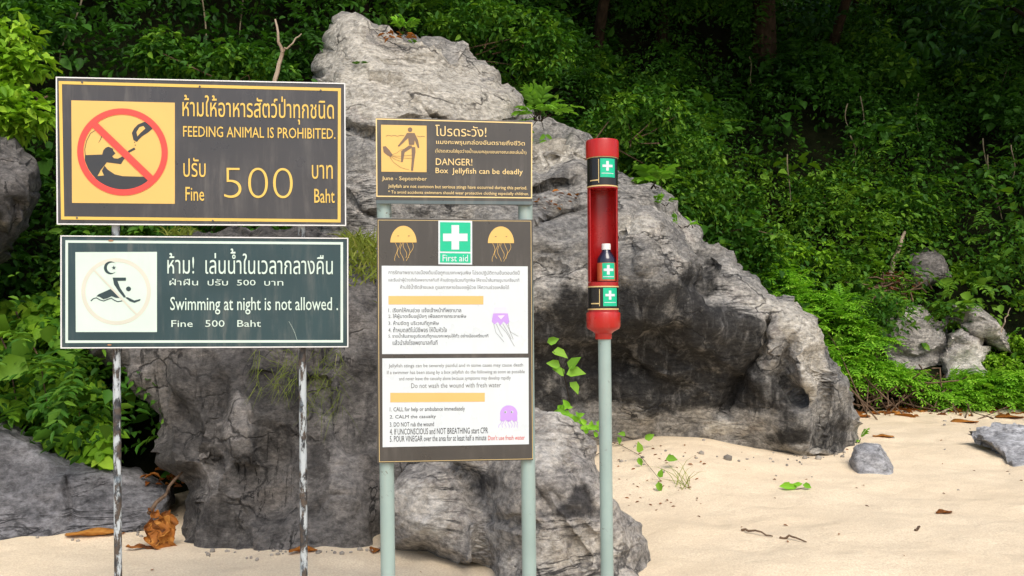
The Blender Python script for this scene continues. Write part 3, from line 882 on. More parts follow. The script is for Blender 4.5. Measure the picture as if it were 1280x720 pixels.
tree(4.9, 17.0, 5.6, (-0.9, -4.2), 2.8, 95, 'tree with a thick brown trunk in the darkest gap of the jungle', 3, trunk_r=0.26)
tree(13.4, 19.0, 5.0, (-4.4, -5.0), 3.0, 100, 'tree with the densest dark crown shading the corner above the rocks', 4, trunk_r=0.2)
tree(1.6, 16.5, 4.6, (0.6, -4.0), 2.6, 85, 'tree whose crown hangs behind the top of the huge boulder', 5)
tree(-2.2, 12.9, 5.6, (0.2, -3.6), 2.3, 75, 'tree whose leaves hang over the feeding sign', 6)
tree(-6.0, 11.9, 5.4, (0.6, -3.4), 2.3, 70, 'tree with fine leaves above the overhanging rock', 7)
tree(7.2, 19.0, 4.6, (0.0, -6.2), 2.6, 85, 'slanting tree between the dark gap and the far corner', 8)
tree(3.0, 17.5, 5.0, (0.4, -5.2), 2.7, 90, 'added tree with small dense leaves shading the darkest stretch of the slope', 9, drop=1.6)  # this and the next three are added to darken the upper slope
tree(6.4, 18.0, 5.0, (0.6, -5.4), 2.8, 95, 'added shade tree whose long boughs droop into the top edge past the red tube', 10, drop=1.8)
tree(11.0, 18.0, 5.0, (-0.6, -5.2), 2.8, 95, 'added shade tree with drooping boughs over the farthest corner of the slope', 11, drop=1.6)
tree(10.2, 16.6, 5.2, (-2.4, -3.4), 2.6, 80, 'added shade tree with a bushy crown directly over the grey rocks', 12, drop=1.0)

# ------------------------------------------------------------------ sign panels
SIGN_D, YAW = 3.67, math.radians(6.0)
class Panel:
    """A flat board seen in the photo: finds its plane, size and small tilt from its four corners."""
    def __init__(s, corners, depth, yaw=YAW, zoom=(0, 0, 1.0)):
        s.zoom = zoom
        cp = np.mean(corners, 0)
        s.U0 = np.array([math.cos(yaw), math.sin(yaw), 0])
        s.V0 = np.array([0, 0, 1.0])
        s.Nv = np.array([math.sin(yaw), -math.cos(yaw), 0])
        s.C = P(cp[0], cp[1], depth)
        q = [s.hit(*c) for c in corners]
        tl, tr, br, bl = q
        s.C = np.mean(q, 0)
        u = (tr + br - tl - bl) / 2
        s.W = float(np.linalg.norm(u))
        s.U = u / s.W
        s.V = np.cross(s.Nv, s.U)
        s.H = float(np.dot((tl + tr - bl - br) / 2, s.V))
        s.M = Matrix(((s.U[0], s.V[0], s.Nv[0], s.C[0]), (s.U[1], s.V[1], s.Nv[1], s.C[1]), (s.U[2], s.V[2], s.Nv[2], s.C[2]), (0, 0, 0, 1)))
    def hit(s, px, py):
        a, b = ray(px, py)
        d = np.array([float(a), 1.0, float(b)])
        o = np.array([0, 0, CAMH])
        return o + d * (np.dot(s.C - o, s.Nv) / np.dot(d, s.Nv))
    def q(s, *pts):
        """Zoom pixels -> the panel's own metres."""
        out = []
        for x, y in pts:
            h = s.hit(s.zoom[0] + x / s.zoom[2], s.zoom[1] + y / s.zoom[2]) - s.C
            out.append((float(np.dot(h, s.U)), float(np.dot(h, s.V))))
        return out
    def z(s, x0, y0, k):
        s.zoom = (x0, y0, k)
        return s

def glyphs(body, bold=0.0, res=2):
    """Outlines of a line of writing filled by winding number."""
    c = bpy.data.curves.new('writing', 'FONT')
    c.body, c.fill_mode, c.resolution_u = body, 'NONE', res
    ob = bpy.data.objects.new('writing', c)
    def count(s_):
        c.body = s_
        m_ = bpy.data.meshes.new_from_object(ob)
        k_ = len(m_.vertices)
        bpy.data.meshes.remove(m_)
        return k_
    moves = []                                      # Thai tone marks that must clear a tall consonant or a ring vowel
    for i in range(1, len(body)):
        if body[i] in '\u0e48\u0e49\u0e31' and body[i - 1] in '\u0e1b\u0e1d\u0e1f':
            moves.append((count(body[:i]), count(body[:i + 1]), -0.17, 0.0))
        elif body[i] in '\u0e48\u0e49' and body[i + 1:i + 2] == '\u0e33':
            moves.append((count(body[:i]), count(body[:i + 1]), 0.0, 0.20))
    c.body = body
    me = bpy.data.meshes.new_from_object(ob)
    v = np.array([(p.co.x, p.co.y) for p in me.vertices])
    for a_, b_, dx, dy in moves:
        v[a_:b_] += (dx, dy)
    nxt = {}
    for e in me.edges:
        nxt.setdefault(e.vertices[0], []).append(e.vertices[1])
        nxt.setdefault(e.vertices[1], []).append(e.vertices[0])
    loops, seen = [], set()
    for i in range(len(v)):
        if i in seen or i not in nxt:
            continue
        lp, prev, cur = [], None, i
        while cur not in seen:
            seen.add(cur)
            lp.append(cur)
            nb = [k for k in nxt[cur] if k != prev]
            # edges keep the contour's direction: take the neighbour with the next index first
            nb.sort(key=lambda k: (k != cur + 1))
            prev, cur = cur, nb[0] if nb else cur
        if len(lp) > 2:
            loops.append(lp)
    bpy.data.objects.remove(ob)
    bpy.data.curves.remove(c)
    bpy.data.meshes.remove(me)
    if bold:                                        # thicken or thin the strokes along the outlines' normals
        areas = []
        for lp in loops:
            a_, b_ = v[lp], np.roll(v[lp], -1, 0)
            areas.append(float((a_[:, 0] * b_[:, 1] - b_[:, 0] * a_[:, 1]).sum()) / 2)
        sg = 1.0 if sum(areas) > 0 else -1.0
        for lp in loops:
            q_ = v[lp].copy()
            d0 = q_ - np.roll(q_, 1, 0)
            d1 = np.roll(q_, -1, 0) - q_
            d0 = d0 / (np.linalg.norm(d0, axis=1, keepdims=True) + 1e-9)
            d1 = d1 / (np.linalg.norm(d1, axis=1, keepdims=True) + 1e-9)
            n0, n1 = np.stack([d0[:, 1], -d0[:, 0]], 1), np.stack([d1[:, 1], -d1[:, 0]], 1)
            m_ = n0 + n1
            m_ = m_ / np.maximum(0.5, (m_ * m_).sum(1, keepdims=True) / 2)
            v[lp] = q_ + sg * bold * m_
    # group loops whose boxes overlap, fill each group on its own
    bx = [(v[l].min(0), v[l].max(0)) for l in loops]
    par = list(range(len(loops)))
    def find(i):
        while par[i] != i:
            i = par[i]
        return i
    for i in range(len(loops)):
        for j in range(i):
            if (bx[i][0] <= bx[j][1]).all() and (bx[j][0] <= bx[i][1]).all():
                par[find(i)] = find(j)
    V, F = [], []
    n = 0
    groups = {}
    for i in range(len(loops)):
        groups.setdefault(find(i), []).append(loops[i])
    for g in groups.values():
        pts, ed = [], []
        for lp in g:
            b = len(pts)
            pts += [v[k] for k in lp]
            ed += [(b + k, b + (k + 1) % len(lp)) for k in range(len(lp))]
        r = delaunay_2d_cdt([Vector(p) for p in pts], ed, [], 0, 1e-6)
        q = np.array([(p.x, p.y) for p in r[0]])
        T = np.array(r[2])
        if not len(T):
            continue
        cen = q[T].mean(1)
        wnd = np.zeros(len(T))
        for lp in g:
            a, b = v[lp], np.roll(v[lp], -1, 0)
            A, B = a[None] - cen[:, None], b[None] - cen[:, None]
            wnd += np.arctan2(A[..., 0] * B[..., 1] - A[..., 1] * B[..., 0], (A * B).sum(-1)).sum(1)
        T = T[np.abs(np.round(wnd / (2 * math.pi))) > 0]
        if len(T):
            V.append(q)
            a, b, c_ = q[T[:, 0]], q[T[:, 1]], q[T[:, 2]]
            fl = ((b - a)[:, 0] * (c_ - a)[:, 1] - (b - a)[:, 1] * (c_ - a)[:, 0]) < 0
            T[fl] = T[fl][:, ::-1]
            F.append(T + n)
            n += len(q)
    return np.concatenate(V), np.concatenate(F)

def write(pan, parent, body, tl, br, mat, z=0.0088, bold=0.0, name='lettering', res=2):
    """A line of writing stretched between two zoom-pixel corners of a panel."""
    V, F = glyphs(body, bold, res)
    used = np.unique(F)
    lo, hi = V[used].min(0), V[used].max(0)
    (x0, y1), (x1, y0) = pan.q(tl, br)
    s = np.array([(x1 - x0) / (hi[0] - lo[0]), (y1 - y0) / (hi[1] - lo[1])])
    W_ = (V - lo) * s + np.array([x0, y0])
    # words far apart are pieces of their own
    tri = W_[F]
    l_, r_ = tri[..., 0].min(1), tri[..., 0].max(1)
    o_ = np.argsort(l_)
    gap = 0.45 * (y1 - y0)
    cut, end = [0], -9.0
    grp = np.zeros(len(F), int)
    g_ = 0
    for k in o_:
        if end > -9 and l_[k] - end > gap:
            g_ += 1
        grp[k] = g_
        end = max(end, r_[k])
    for g in range(g_ + 1):
        f_ = F[grp == g]
        us, inv = np.unique(f_, return_inverse=True)
        W2 = W_[us]
        me = mesh_from(name, np.concatenate([W2, np.full((len(W2), 1), z)], 1), inv.reshape(-1, 3).astype(np.int32))
        link(name, me, mat, parent)

def board(pan, root, name, face, edge, thick=0.012, label=None):
    B = Vector(root.location)
    p = MB().box((-pan.W / 2, -pan.H / 2, -thick / 2), (pan.W / 2, pan.H / 2, 0.006)).build(name, M[face], root, Matrix.Translation(-B) @ pan.M, bevel=0.0015)
    if label:
        p['label'] = label
    if edge:
        e, f = 0.005, MB()
        w_, h_ = pan.W / 2, pan.H / 2
        f.box((-w_ - e, h_ + 0.0005, -thick / 2 - 0.002), (w_ + e, h_ + e, 0.009)).box((-w_ - e, -h_ - e, -thick / 2 - 0.002), (w_ + e, -h_ - 0.0005, 0.009))
        f.box((-w_ - e, -h_, -thick / 2 - 0.002), (-w_ - 0.0005, h_, 0.009)).box((w_ + 0.0005, -h_, -thick / 2 - 0.002), (w_ + e, h_, 0.009))
        f.build('edge_trim', M[edge], p)
    return p

def outline(pan, parent, corners, wd, mat, z=0.0072, name='border'):
    c = pan.q(*corners)
    mb = MB()
    (x0, y0), (x1, y1), (x2, y2), (x3, y3) = c
    ins = [(x0 + wd, y0 - wd), (x1 - wd, y1 - wd), (x2 - wd, y2 + wd), (x3 + wd, y3 + wd)]
    mb.add([(*p, z) for p in c] + [(*p, z) for p in ins], [(k, 4 + k, 4 + (k + 1) % 4, (k + 1) % 4) for k in range(4)])
    return mb.build(name, mat, parent)

def filled(pan, parent, pts, mat, z, name):
    return MB().poly(pan.q(*pts), z).build(name, mat, parent)

def post_at(pan, px, py_top, below, back=0.035):
    """Base point on the sand of a post that passes behind a panel at a photo pixel."""
    p = pan.hit(px, py_top) - pan.Nv * back
    return np.array([p[0], p[1], float(sand_z(p[0], p[1])) - below]), p

# --- the two older signs on their flaking posts
pA = Panel([(71, 98), (430.5, 106), (431, 281), (75, 279.5)], SIGN_D).z(60, 90, 1280 / 380)
pB = Panel([(77.5, 296), (433, 299), (435, 432.5), (79, 434)], SIGN_D).z(60, 285, 1280 / 380)
b0, top0 = post_at(pA, 140.0, 130, 0.35)
b1, top1 = post_at(pA, 374.5, 130, 0.35)
rootA = empty('sign', Vector(((b0[0] + b1[0]) / 2, (b0[1] + b1[1]) / 2, float(sand_z(b0[0], b0[1])))),
              'pair of feeding and swimming prohibition signs on two flaking white posts', 'sign')
BA = np.array(rootA.location)
for b_, t_ in ((b0, top0), (b1, top1)):
    ks = np.linspace(0, 1, 14)[:, None]
    MB().tube((b_ + (t_ - b_) * ks) - BA, 0.0158, 12).build('post', M['flaking'], rootA, smooth=True)
for pan, ys_ in ((pA, (118, 262)), (pB, (312, 418))):
    for px in (140.0, 374.5):
        for py in ys_:
            q_ = pan.hit(px, py) - pan.Nv * 0.0315 - BA
            MB().tube([q_ - (0, 0, 0.018), q_ + (0, 0, 0.018)], 0.0225, 12).build('bracket', M['steel'], rootA, smooth=True)

A = board(pA, rootA, 'feeding_panel', 'brown_panel', 'white', label='brown panel with a yellow border, a red prohibition circle and a 500 fine')
outline(pA, A, [(48, 40), (1234, 70), (1233, 634), (58, 622)], 0.0125, M['yellow'])
sq = filled(pA, A, [(101, 121), (536, 131), (536, 556), (104, 552)], M['square_yellow'], 0.0072, 'pictogram_square')
pA.z(80, 120, 5.14)
filled(pA, A, [(140, 382), (250, 378), (258, 350), (272, 335), (290, 328), (318, 340), (322, 355), (335, 370), (314, 390), (325, 402), (350, 405), (385, 388), (420, 352), (455, 333), (464, 345), (425, 365),
               (395, 400), (370, 440), (310, 432), (280, 428), (240, 478), (222, 512), (212, 535), (185, 505), (160, 468), (138, 415)], M['ink'], 0.0082, 'monkey_silhouette')
filled(pA, A, [(212, 518), (262, 512), (248, 482), (265, 450), (285, 475), (330, 505), (380, 517), (558, 522), (530, 560), (470, 590), (400, 606), (340, 603), (270, 578), (205, 535)], M['ink'], 0.0084, 'ground_silhouette')
MB().stroke(pA.q((142, 385), (138, 345), (150, 290), (175, 242), (222, 214)), [0.0025, 0.0022, 0.0022, 0.002, 0.0015], 0.0082).stroke(
    pA.q((240, 222), (250, 250), (240, 280), (226, 303)), [0.002, 0.003, 0.0025, 0.001], 0.0082).build('tail_silhouette', M['ink'], A)
filled(pA, A, [(440, 240), (455, 210), (480, 185), (512, 172), (540, 163), (582, 205), (540, 240), (505, 262), (470, 297), (450, 285)], M['ink'], 0.0082, 'hand_silhouette')
filled(pA, A, [(470, 235), (490, 203), (515, 196), (527, 212), (500, 236), (476, 262)], M['square_yellow'], 0.009, 'hand_gap')
for x, y in ((458, 300), (476, 290), (462, 318), (485, 272)):
    MB().disc(pA.q((x, y))[0], 0.0022, 0.0082, 8).build('crumb', M['ink'], A)
c0, c1 = pA.q((382, 362), (671, 362))
R = c1[0] - c0[0]
MB().ring(c0, R * 0.862, R, 0.0096).build('prohibition_ring', M['red_vinyl'], A)
MB().stroke(pA.q((196, 182), (566, 536)), 0.0285, 0.0102).build('prohibition_bar', M['red_vinyl'], A)
pA.z(60, 90, 1280 / 380)
yl = M['yellow']
write(pA, A, 'ห้ามให้อาหารสัตว์ป่าทุกชนิด', (568, 97), (1205, 226), yl, bold=0.004, res=4)
write(pA, A, 'FEEDING ANIMAL IS PROHIBITED.', (571, 229), (1211, 284), yl, bold=0.004)
write(pA, A, 'ปรับ', (572, 362), (666, 444), yl, bold=0.002)
write(pA, A, 'Fine', (581, 485), (660, 544), yl, bold=0.004)
write(pA, A, '500', (740, 403), (1032, 533), yl, bold=-0.022, res=8)
write(pA, A, 'บาท', (1112, 392), (1200, 452), yl, bold=0.002)
write(pA, A, 'Baht', (1122, 493), (1208, 553), yl, bold=0.004)
for x, y in ((147, 46), (641, 63), (1149, 79), (125, 615), (696, 627)):
    MB().lathe([(0.0042, 0.0075), (0.004, 0.0095), (0.002, 0.0105), (0.0001, 0.0107)], pA.q((x, y))[0], 10).build('rivet', M['steel'], A)

Bp = board(pB, rootA, 'swimming_panel', 'green_panel', 'white', label='slate green panel with a white border and a swimmer pictogram')
outline(pB, Bp, [(76, 52), (1243, 60), (1243, 482), (76, 484)], 0.0105, M['mint_white'])
filled(pB, Bp, [(118, 102), (461, 101), (461, 438), (120, 438)], M['mint_white'], 0.0072, 'pictogram_square')
pB.z(90, 310, 6.548)
c0, c1 = pB.q((367, 357), (650, 357))
R = c1[0] - c0[0]
MB().ring(c0, R * 0.885, R, 0.0078).build('prohibition_ring', M['pink'], Bp)
tk = M['teal_ink']
filled(pB, Bp, [(338, 243), (447, 243), (447, 268), (378, 270), (398, 325), (446, 398), (432, 408), (385, 352), (350, 300)], tk, 0.0082, 'swimmer_arm')
MB().disc(pB.q((468, 335))[0], 0.0103, 0.0082, 8).build('swimmer_head', tk, Bp)
filled(pB, Bp, [(205, 396), (222, 380), (320, 336), (352, 362), (398, 410), (365, 408), (330, 395), (295, 412), (262, 420), (232, 400)], tk, 0.0082, 'swimmer_body')
MB().stroke(pB.q((160, 434), (180, 415), (205, 408), (235, 425), (265, 434), (300, 420), (328, 412), (352, 428), (380, 440), (420, 432)), 0.0042, 0.0082).build('wave', tk, Bp)
filled(pB, Bp, [(440, 405), (460, 403), (515, 430), (566, 417), (562, 432), (515, 449), (478, 436)], tk, 0.0082, 'swimmer_hand')
MB().stroke(pB.q((172, 166), (536, 545)), 0.0075, 0.0088).build('prohibition_bar', M['pink'], Bp)
a_ = np.linspace(0.55, 5.6, 24)
cr_pts = [(320 + 53 * math.cos(x), 163 - 53 * math.sin(x)) for x in a_] + [(334 + 43 * math.cos(x), 162 - 43 * math.sin(x)) for x in a_[::-1][1:-1]]
filled(pB, Bp, cr_pts, tk, 0.0082, 'moon')
st_ = [(348 + (20 if k % 2 == 0 else 8) * math.cos(0.35 + k * math.pi / 5), 162 - (20 if k % 2 == 0 else 8) * math.sin(0.35 + k * math.pi / 5)) for k in range(10)]
filled(pB, Bp, st_, tk, 0.0082, 'star')
pB.z(60, 285, 1280 / 380)
wl = M['mint_white']
write(pB, Bp, 'ห้าม!  เล่นน้ำในเวลากลางคืน', (505, 85), (1200, 196), wl, bold=0.002)
write(pB, Bp, 'ฝ่าฝืน  ปรับ  500  บาท', (514, 212), (992, 243), wl)
write(pB, Bp, 'Swimming at night is not allowed .', (517, 290), (1222, 364), wl, bold=0.003)
write(pB, Bp, 'Fine   500   Baht', (522, 388), (898, 416), wl)
MB().stroke(pB.q((1015, 392), (1028, 415), (1040, 440), (1052, 478)), 0.0009, 0.0084).build('scratch', wl, Bp)
M['rust'] = paint('rust', (0.36, 0.19, 0.10), 0.8, 0.3, 40)
for x, y, r_ in ((268, 54, 0.011), (262, 492, 0.009)):
    MB().disc(pB.q((x, y))[0], r_, 0.0094, 9, r_ * 0.35).build('rust_stain', M['rust'], Bp)

# --- the jellyfish notice board on two sage posts
pC = Panel([(469.5, 147), (664.5, 152), (665, 256.5), (470.5, 255)], SIGN_D).z(460, 140, 1280 / 216)
pD = Panel([(470, 273), (664.5, 274), (667.5, 575.5), (472.5, 578)], SIGN_D).z(464, 260, 796 / 210)
b0, t0 = post_at(pC, 478.5, 152, 0.4, 0.040)
b1, t1 = post_at(pC, 657.0, 155, 0.4, 0.040)
b0[0] += 0.010
b1[0] += 0.010
rootC = empty('notice_board', Vector(((b0[0] + b1[0]) / 2, (b0[1] + b1[1]) / 2, float(sand_z(b0[0], b0[1])))),
              'brown jellyfish warning notice board on two pale sage green posts', 'notice board')
BC = np.array(rootC.location)
for b_, t_ in ((b0, t0), (b1, t1)):
    mb = MB()
    ks = np.linspace(0, 1, 10)[:, None]
    mb.tube((b_ + (t_ + np.array([0, 0, 0.012]) - b_) * ks) - BC, 0.0305, 20).build('post', M['post'], rootC, smooth=True)
M['slate'] = paint('slate_strip', (0.085, 0.115, 0.12), 0.4, 0.08, 4, dust=0.2)
Cb = board(pC, rootC, 'warning_panel', 'olive_panel', None, label='smaller brown panel with a swimmer pictogram and a danger warning')
outline(pC, Cb, [(58, 50), (1216, 80), (1214, 642), (62, 630)], 0.0048, M['pale_yellow'])
filled(pC, Cb, [(60, 655), (1212, 664), (1212, 688), (62, 680)], M['slate'], 0.0072, 'lower_strip')
filled(pC, Cb, [(97, 97), (434, 104), (434, 448), (100, 444)], M['square_yellow'], 0.0072, 'pictogram_square')
bi = M['brown_ink']
mb = MB()
mb.disc(pC.q((312, 134))[0], 0.0096, 0.0082, 14)
mb.build('swimmer_head', bi, Cb)
mb = MB()
mb.poly(pC.q((288, 158), (345, 158), (372, 215), (381, 266), (369, 270), (346, 212), (342, 246), (303, 246), (298, 196), (230, 260), (220, 255), (270, 190)), 0.0082)
mb.build('swimmer_body', bi, Cb)
mb = MB().poly(pC.q((303, 251), (325, 251), (325, 268), (272, 302), (258, 374), (246, 374), (246, 292)), 0.0082)
mb.build('swimmer_leg', bi, Cb)
mb = MB().poly(pC.q((322, 262), (350, 262), (352, 300), (344, 350), (334, 438), (319, 436), (325, 340)), 0.0084)
mb.build('swimmer_leg', bi, Cb)
MB().stroke(pC.q((133, 182), (150, 175), (175, 181), (195, 176), (220, 182), (240, 176), (270, 178)), 0.0018, 0.0082).build('water_line', bi, Cb)
MB().stroke(
    pC.q((362, 180), (385, 187), (405, 182), (422, 187)), 0.0018, 0.0082).build('water_line', bi, Cb)
mb = MB().poly(pC.q((110, 258), (132, 256), (160, 286), (182, 318), (168, 336), (142, 322), (116, 300)), 0.0082)
for l in ([(165, 326), (240, 330), (330, 322)], [(168, 322), (215, 305), (240, 285), (300, 268)], [(165, 330), (205, 355), (255, 372)], [(160, 332), (190, 375), (240, 412), (305, 432)], [(168, 326), (230, 345), (325, 345)]):
    mb.stroke(pC.q(*l), 0.0012, 0.0086)
mb.build('jellyfish_silhouette', bi, Cb)
py_ = M['pale_yellow']
write(pC, Cb, 'โปรดระวัง!', (498, 98), (876, 188), py_)
write(pC, Cb, 'แมงกะพรุนกล่องอันตรายถึงชีวิต', (505, 203), (1160, 262), py_, bold=0.004)
write(pC, Cb, '(โปรดสวมใส่ชุดว่ายน้ำแบบคลุมแขนขาขณะลงเล่นน้ำ)', (498, 268), (1172, 322), py_, bold=0.003)
write(pC, Cb, 'DANGER!', (502, 345), (772, 400), py_, bold=0.002)
write(pC, Cb, 'Box  Jellyfish can be deadly', (500, 415), (1145, 478), py_, bold=0.004)
write(pC, Cb, 'June - September', (104, 478), (436, 520), py_)
write(pC, Cb, 'Jellyfish are not common but serious stings have occurred during this period.', (150, 538), (1176, 584), py_, bold=0.004)
write(pC, Cb, '* To avoid accidents swimmers should wear protective clothing especially children.', (150, 582), (1190, 626), py_, bold=0.004)

Db = board(pD, rootC, 'first_aid_panel', 'olive_panel', None, label='tall brown panel with two white text sheets and a green first aid sign')
k2 = (464, 436, 1008 / 210)
k1 = (464, 260, 796 / 210)
def zz(p, k):            # zoom pixels of the second view -> of the first
    return ((k2[0] + p[0] / k2[2] - k1[0]) * k1[2], (k2[1] + p[1] / k2[2] - k1[1]) * k1[2])
outline(pD, Db, [(32, 57), (757, 62), zz((968, 660), 0), zz((48, 678), 0)], 0.0020, M['gold'])
for cx_, dy in ((153, 0), (614, 3)):
    n_ = 20
    pts = [(cx_ + 62 * math.cos(math.pi * k / n_), 164 + dy - 79 * math.sin(math.pi * k / n_)) for k in range(n_ + 1)]
    j = filled(pD, Db, pts, M['square_yellow'], 0.0074, 'jellyfish_picture')
    mb = MB()
    for k in range(6):
        x_ = cx_ - 40 + k * 16
        pts = [(x_ + (-(2.5 - k) * 3 * u * -1) + 9 * math.sin(5 * u + k * 1.3), 165 + dy + u * (86 - 14 * (k % 2))) for u in np.linspace(0, 1, 9)]
        mb.stroke(pD.q(*pts), 0.0014, 0.0074)
    mb.build('tentacle_lines', M['square_yellow'], j)
    for dx in (-25, 26):
        MB().disc(pD.q((cx_ + dx, 133 + dy))[0], 0.0042, 0.0086, 8, 0.0017).build('eye_mark', M['brown_ink'], j)
g = filled(pD, Db, [(318, 60), (478, 62), (478, 269), (318, 267)], M['paper'], 0.0074, 'first_aid_sign')
filled(pD, g, [(326, 68), (470, 70), (470, 208), (326, 206)], M['aid_green'], 0.0082, 'green_field')
filled(pD, g, [(326, 214), (470, 216), (470, 261), (326, 259)], M['aid_green'], 0.0082, 'green_strip')
filled(pD, g, [(380, 82), (416, 82), (416, 122), (456, 122), (456, 158), (416, 158), (416, 198), (380, 198), (380, 158), (340, 158), (340, 122), (380, 122)], M['paper'], 0.009, 'cross')
write(pD, g, 'First aid', (338, 222), (458, 254), M['paper'], 0.009, bold=0.004)
s1 = filled(pD, Db, [(50, 274), (741, 277), (742, 689), (52, 692)], M['paper'], 0.0074, 'thai_text_sheet')
ti, gi = M['text_ink'], M['grey_ink']
for body, a, b, m_ in (('การรักษาพยาบาลเบื้องต้นเมื่อถูกแมงกะพรุนพิษ โปรดปฏิบัติตามขั้นตอนดังนี้', (82, 294), (702, 322), gi),
                       ('และรีบนำผู้ป่วยส่งโรงพยาบาลทันที ห้ามขัดถูบริเวณที่ถูกพิษ ให้ราดน้ำส้มสายชูนานครึ่งนาที', (82, 327), (700, 355), gi),
                       ('ห้ามใช้น้ำจืดล้างแผล ดูแลการหายใจของผู้ป่วย ให้ความช่วยเหลือได้', (138, 360), (652, 390), gi),
                       ('1. เรียกให้คนช่วย แจ้งเจ้าหน้าที่พยาบาล', (82, 472), (426, 494), ti), ('2. ให้ผู้บาดเจ็บอยู่นิ่งๆ เพื่อลดการกระจายพิษ', (82, 502), (450, 526), ti),
                       ('3. ห้ามขัดถู บริเวณที่ถูกพิษ', (82, 534), (320, 560), ti), ('4. ถ้าหมดสติไม่มีชีพจร ให้ปั๊มหัวใจ', (82, 564), (358, 588), ti),
                       ('5. ราดน้ำส้มสายชูบริเวณที่ถูกแมงกะพรุนให้ทั่ว อย่างน้อยครึ่งนาที', (82, 593), (554, 618), ti), ('แล้วนำส่งโรงพยาบาลทันที', (102, 624), (314, 648), ti)):
    write(pD, s1, body, a, b, m_, 0.0082, bold=0.004 if m_ is ti else -0.004)
filled(pD, s1, [(82, 417), (531, 417), (531, 457), (82, 457)], M['orange'], 0.0082, 'orange_bar')
j = filled(pD, s1, [(577, 500), (646, 500), (654, 540), (642, 552), (626, 538), (612, 556), (598, 540), (584, 552), (570, 538)], M['violet'], 0.0082, 'jellyfish_picture')
filled(pD, j, [(584, 472), (638, 472), (646, 499), (577, 499)], M['pale_violet'], 0.0082, 'pale_top')
filled(pD, j, [(598, 510), (632, 508), (614, 528)], M['pale_violet'], 0.009, 'pale_patch')
mb = MB()
for l in ([(580, 550), (590, 590), (628, 634)], [(592, 550), (608, 585), (622, 610)], [(606, 552), (640, 590), (678, 655)], [(622, 548), (650, 595), (662, 620)], [(640, 550), (660, 588), (696, 608)], [(648, 545), (655, 580), (672, 622)]):
    mb.stroke(pD.q(*l), 0.0012, 0.0082)
mb.build('tentacle_lines', M['grey_ink'], j)
s2 = filled(pD, Db, [zz(p, 0) for p in ((67, 57), (943, 53), (945, 571), (69, 589))], M['paper'], 0.0074, 'english_text_sheet')
for body, a, b, m_ in (('Jellyfish stings can be severely painful and in some cases may cause death', (105, 91), (910, 112), gi), ('If a swimmer has been stung by a box jellyfish do the following as soon as possible', (95, 131), (920, 152), gi),
                       ('and never leave the casualty alone because symptoms may develop rapidly', (168, 168), (836, 190), gi), ('Do not wash the wound with fresh water', (240, 206), (778, 230), gi),
                       ('1. CALL for help or ambulance immediately', (112, 350), (562, 377), ti), ('2. CALM the casualty', (112, 397), (388, 420), ti), ('3. DO NOT rub the wound', (112, 440), (376, 463), ti),
                       ('4. If UNCONSCIOUS and NOT BREATHING start CPR', (112, 478), (700, 506), ti), ('5. POUR VINEGAR over the area for at least half a minute', (112, 522), (690, 548), ti), ('Don\'t use fresh water', (700, 519), (920, 544), M['red_ink'])):
    write(pD, s2, body, zz(a, 0), zz(b, 0), m_, 0.0082, bold=0.004 if m_ is not gi else -0.004)
filled(pD, s2, [zz(p, 0) for p in ((115, 263), (681, 263), (681, 316), (115, 320))], M['orange'], 0.0082, 'orange_bar')
pts = [zz((824 + 52 * math.cos(a), 388 - 50 * math.sin(a)), 0) for a in np.linspace(-0.25, math.pi + 0.25, 20)] + [zz(p, 0) for p in ((772, 428), (790, 436), (806, 426), (824, 438), (842, 426), (858, 436), (876, 428))]
j = filled(pD, s2, pts, M['violet'], 0.0082, 'jellyfish_picture')
mb = MB()
for k in range(7):
    x_ = 778 + k * 15
    mb.stroke(pD.q(*[zz((x_ + (k - 3) * 4 * u + 5 * math.sin(6 * u + k), 428 + u * 44), 0) for u in np.linspace(0, 1, 7)]), 0.0019, 0.0082)
mb.build('tentacle_lines', M['violet'], j)
for x in (804, 843):
    MB().disc(pD.q(zz((x, 378), 0))[0], 0.0054, 0.009, 14).build('eye_white', M['paper'], j)
    MB().disc(pD.q(zz((x - 1.5, 378), 0))[0], 0.0029, 0.0098, 10).build('pupil', M['ink'], j)

# --- the red first aid tube on its pole
TD = 3.72
K = TD / FPX                                          # metres per photo pixel there
cpt = P(753.5, 300, TD)
def tz(py):
    return float(P(753.5, py, TD)[2])
pole_base = Vector((float(cpt[0]) + 0.012, TD, float(sand_z(cpt[0], TD))))
rootT = empty('first_aid_station', pole_base, 'red first aid tube with an open front on a sage green pole', 'first aid tube')
lean = -0.008
def tube_M(z):
    return None
MB().tube([(0.0, 0, -0.4), (-0.008, 0, tz(424) - pole_base.z)], 0.0272, 22).build('pole', M['post'], rootT, smooth=True)
TC = (float(cpt[0]) - pole_base.x, 0.0)               # tube axis in the station's own frame
zb = pole_base.z
def Z(py):
    return tz(py) - zb
VA = -math.pi / 2 - math.atan2(float(cpt[0]), TD) * 0 - 0.10      # angle that faces the viewer
r_in, r_out = 17.6 * K, 19.0 * K
OP = 1.12                                             # half width of the opening
mb = MB()
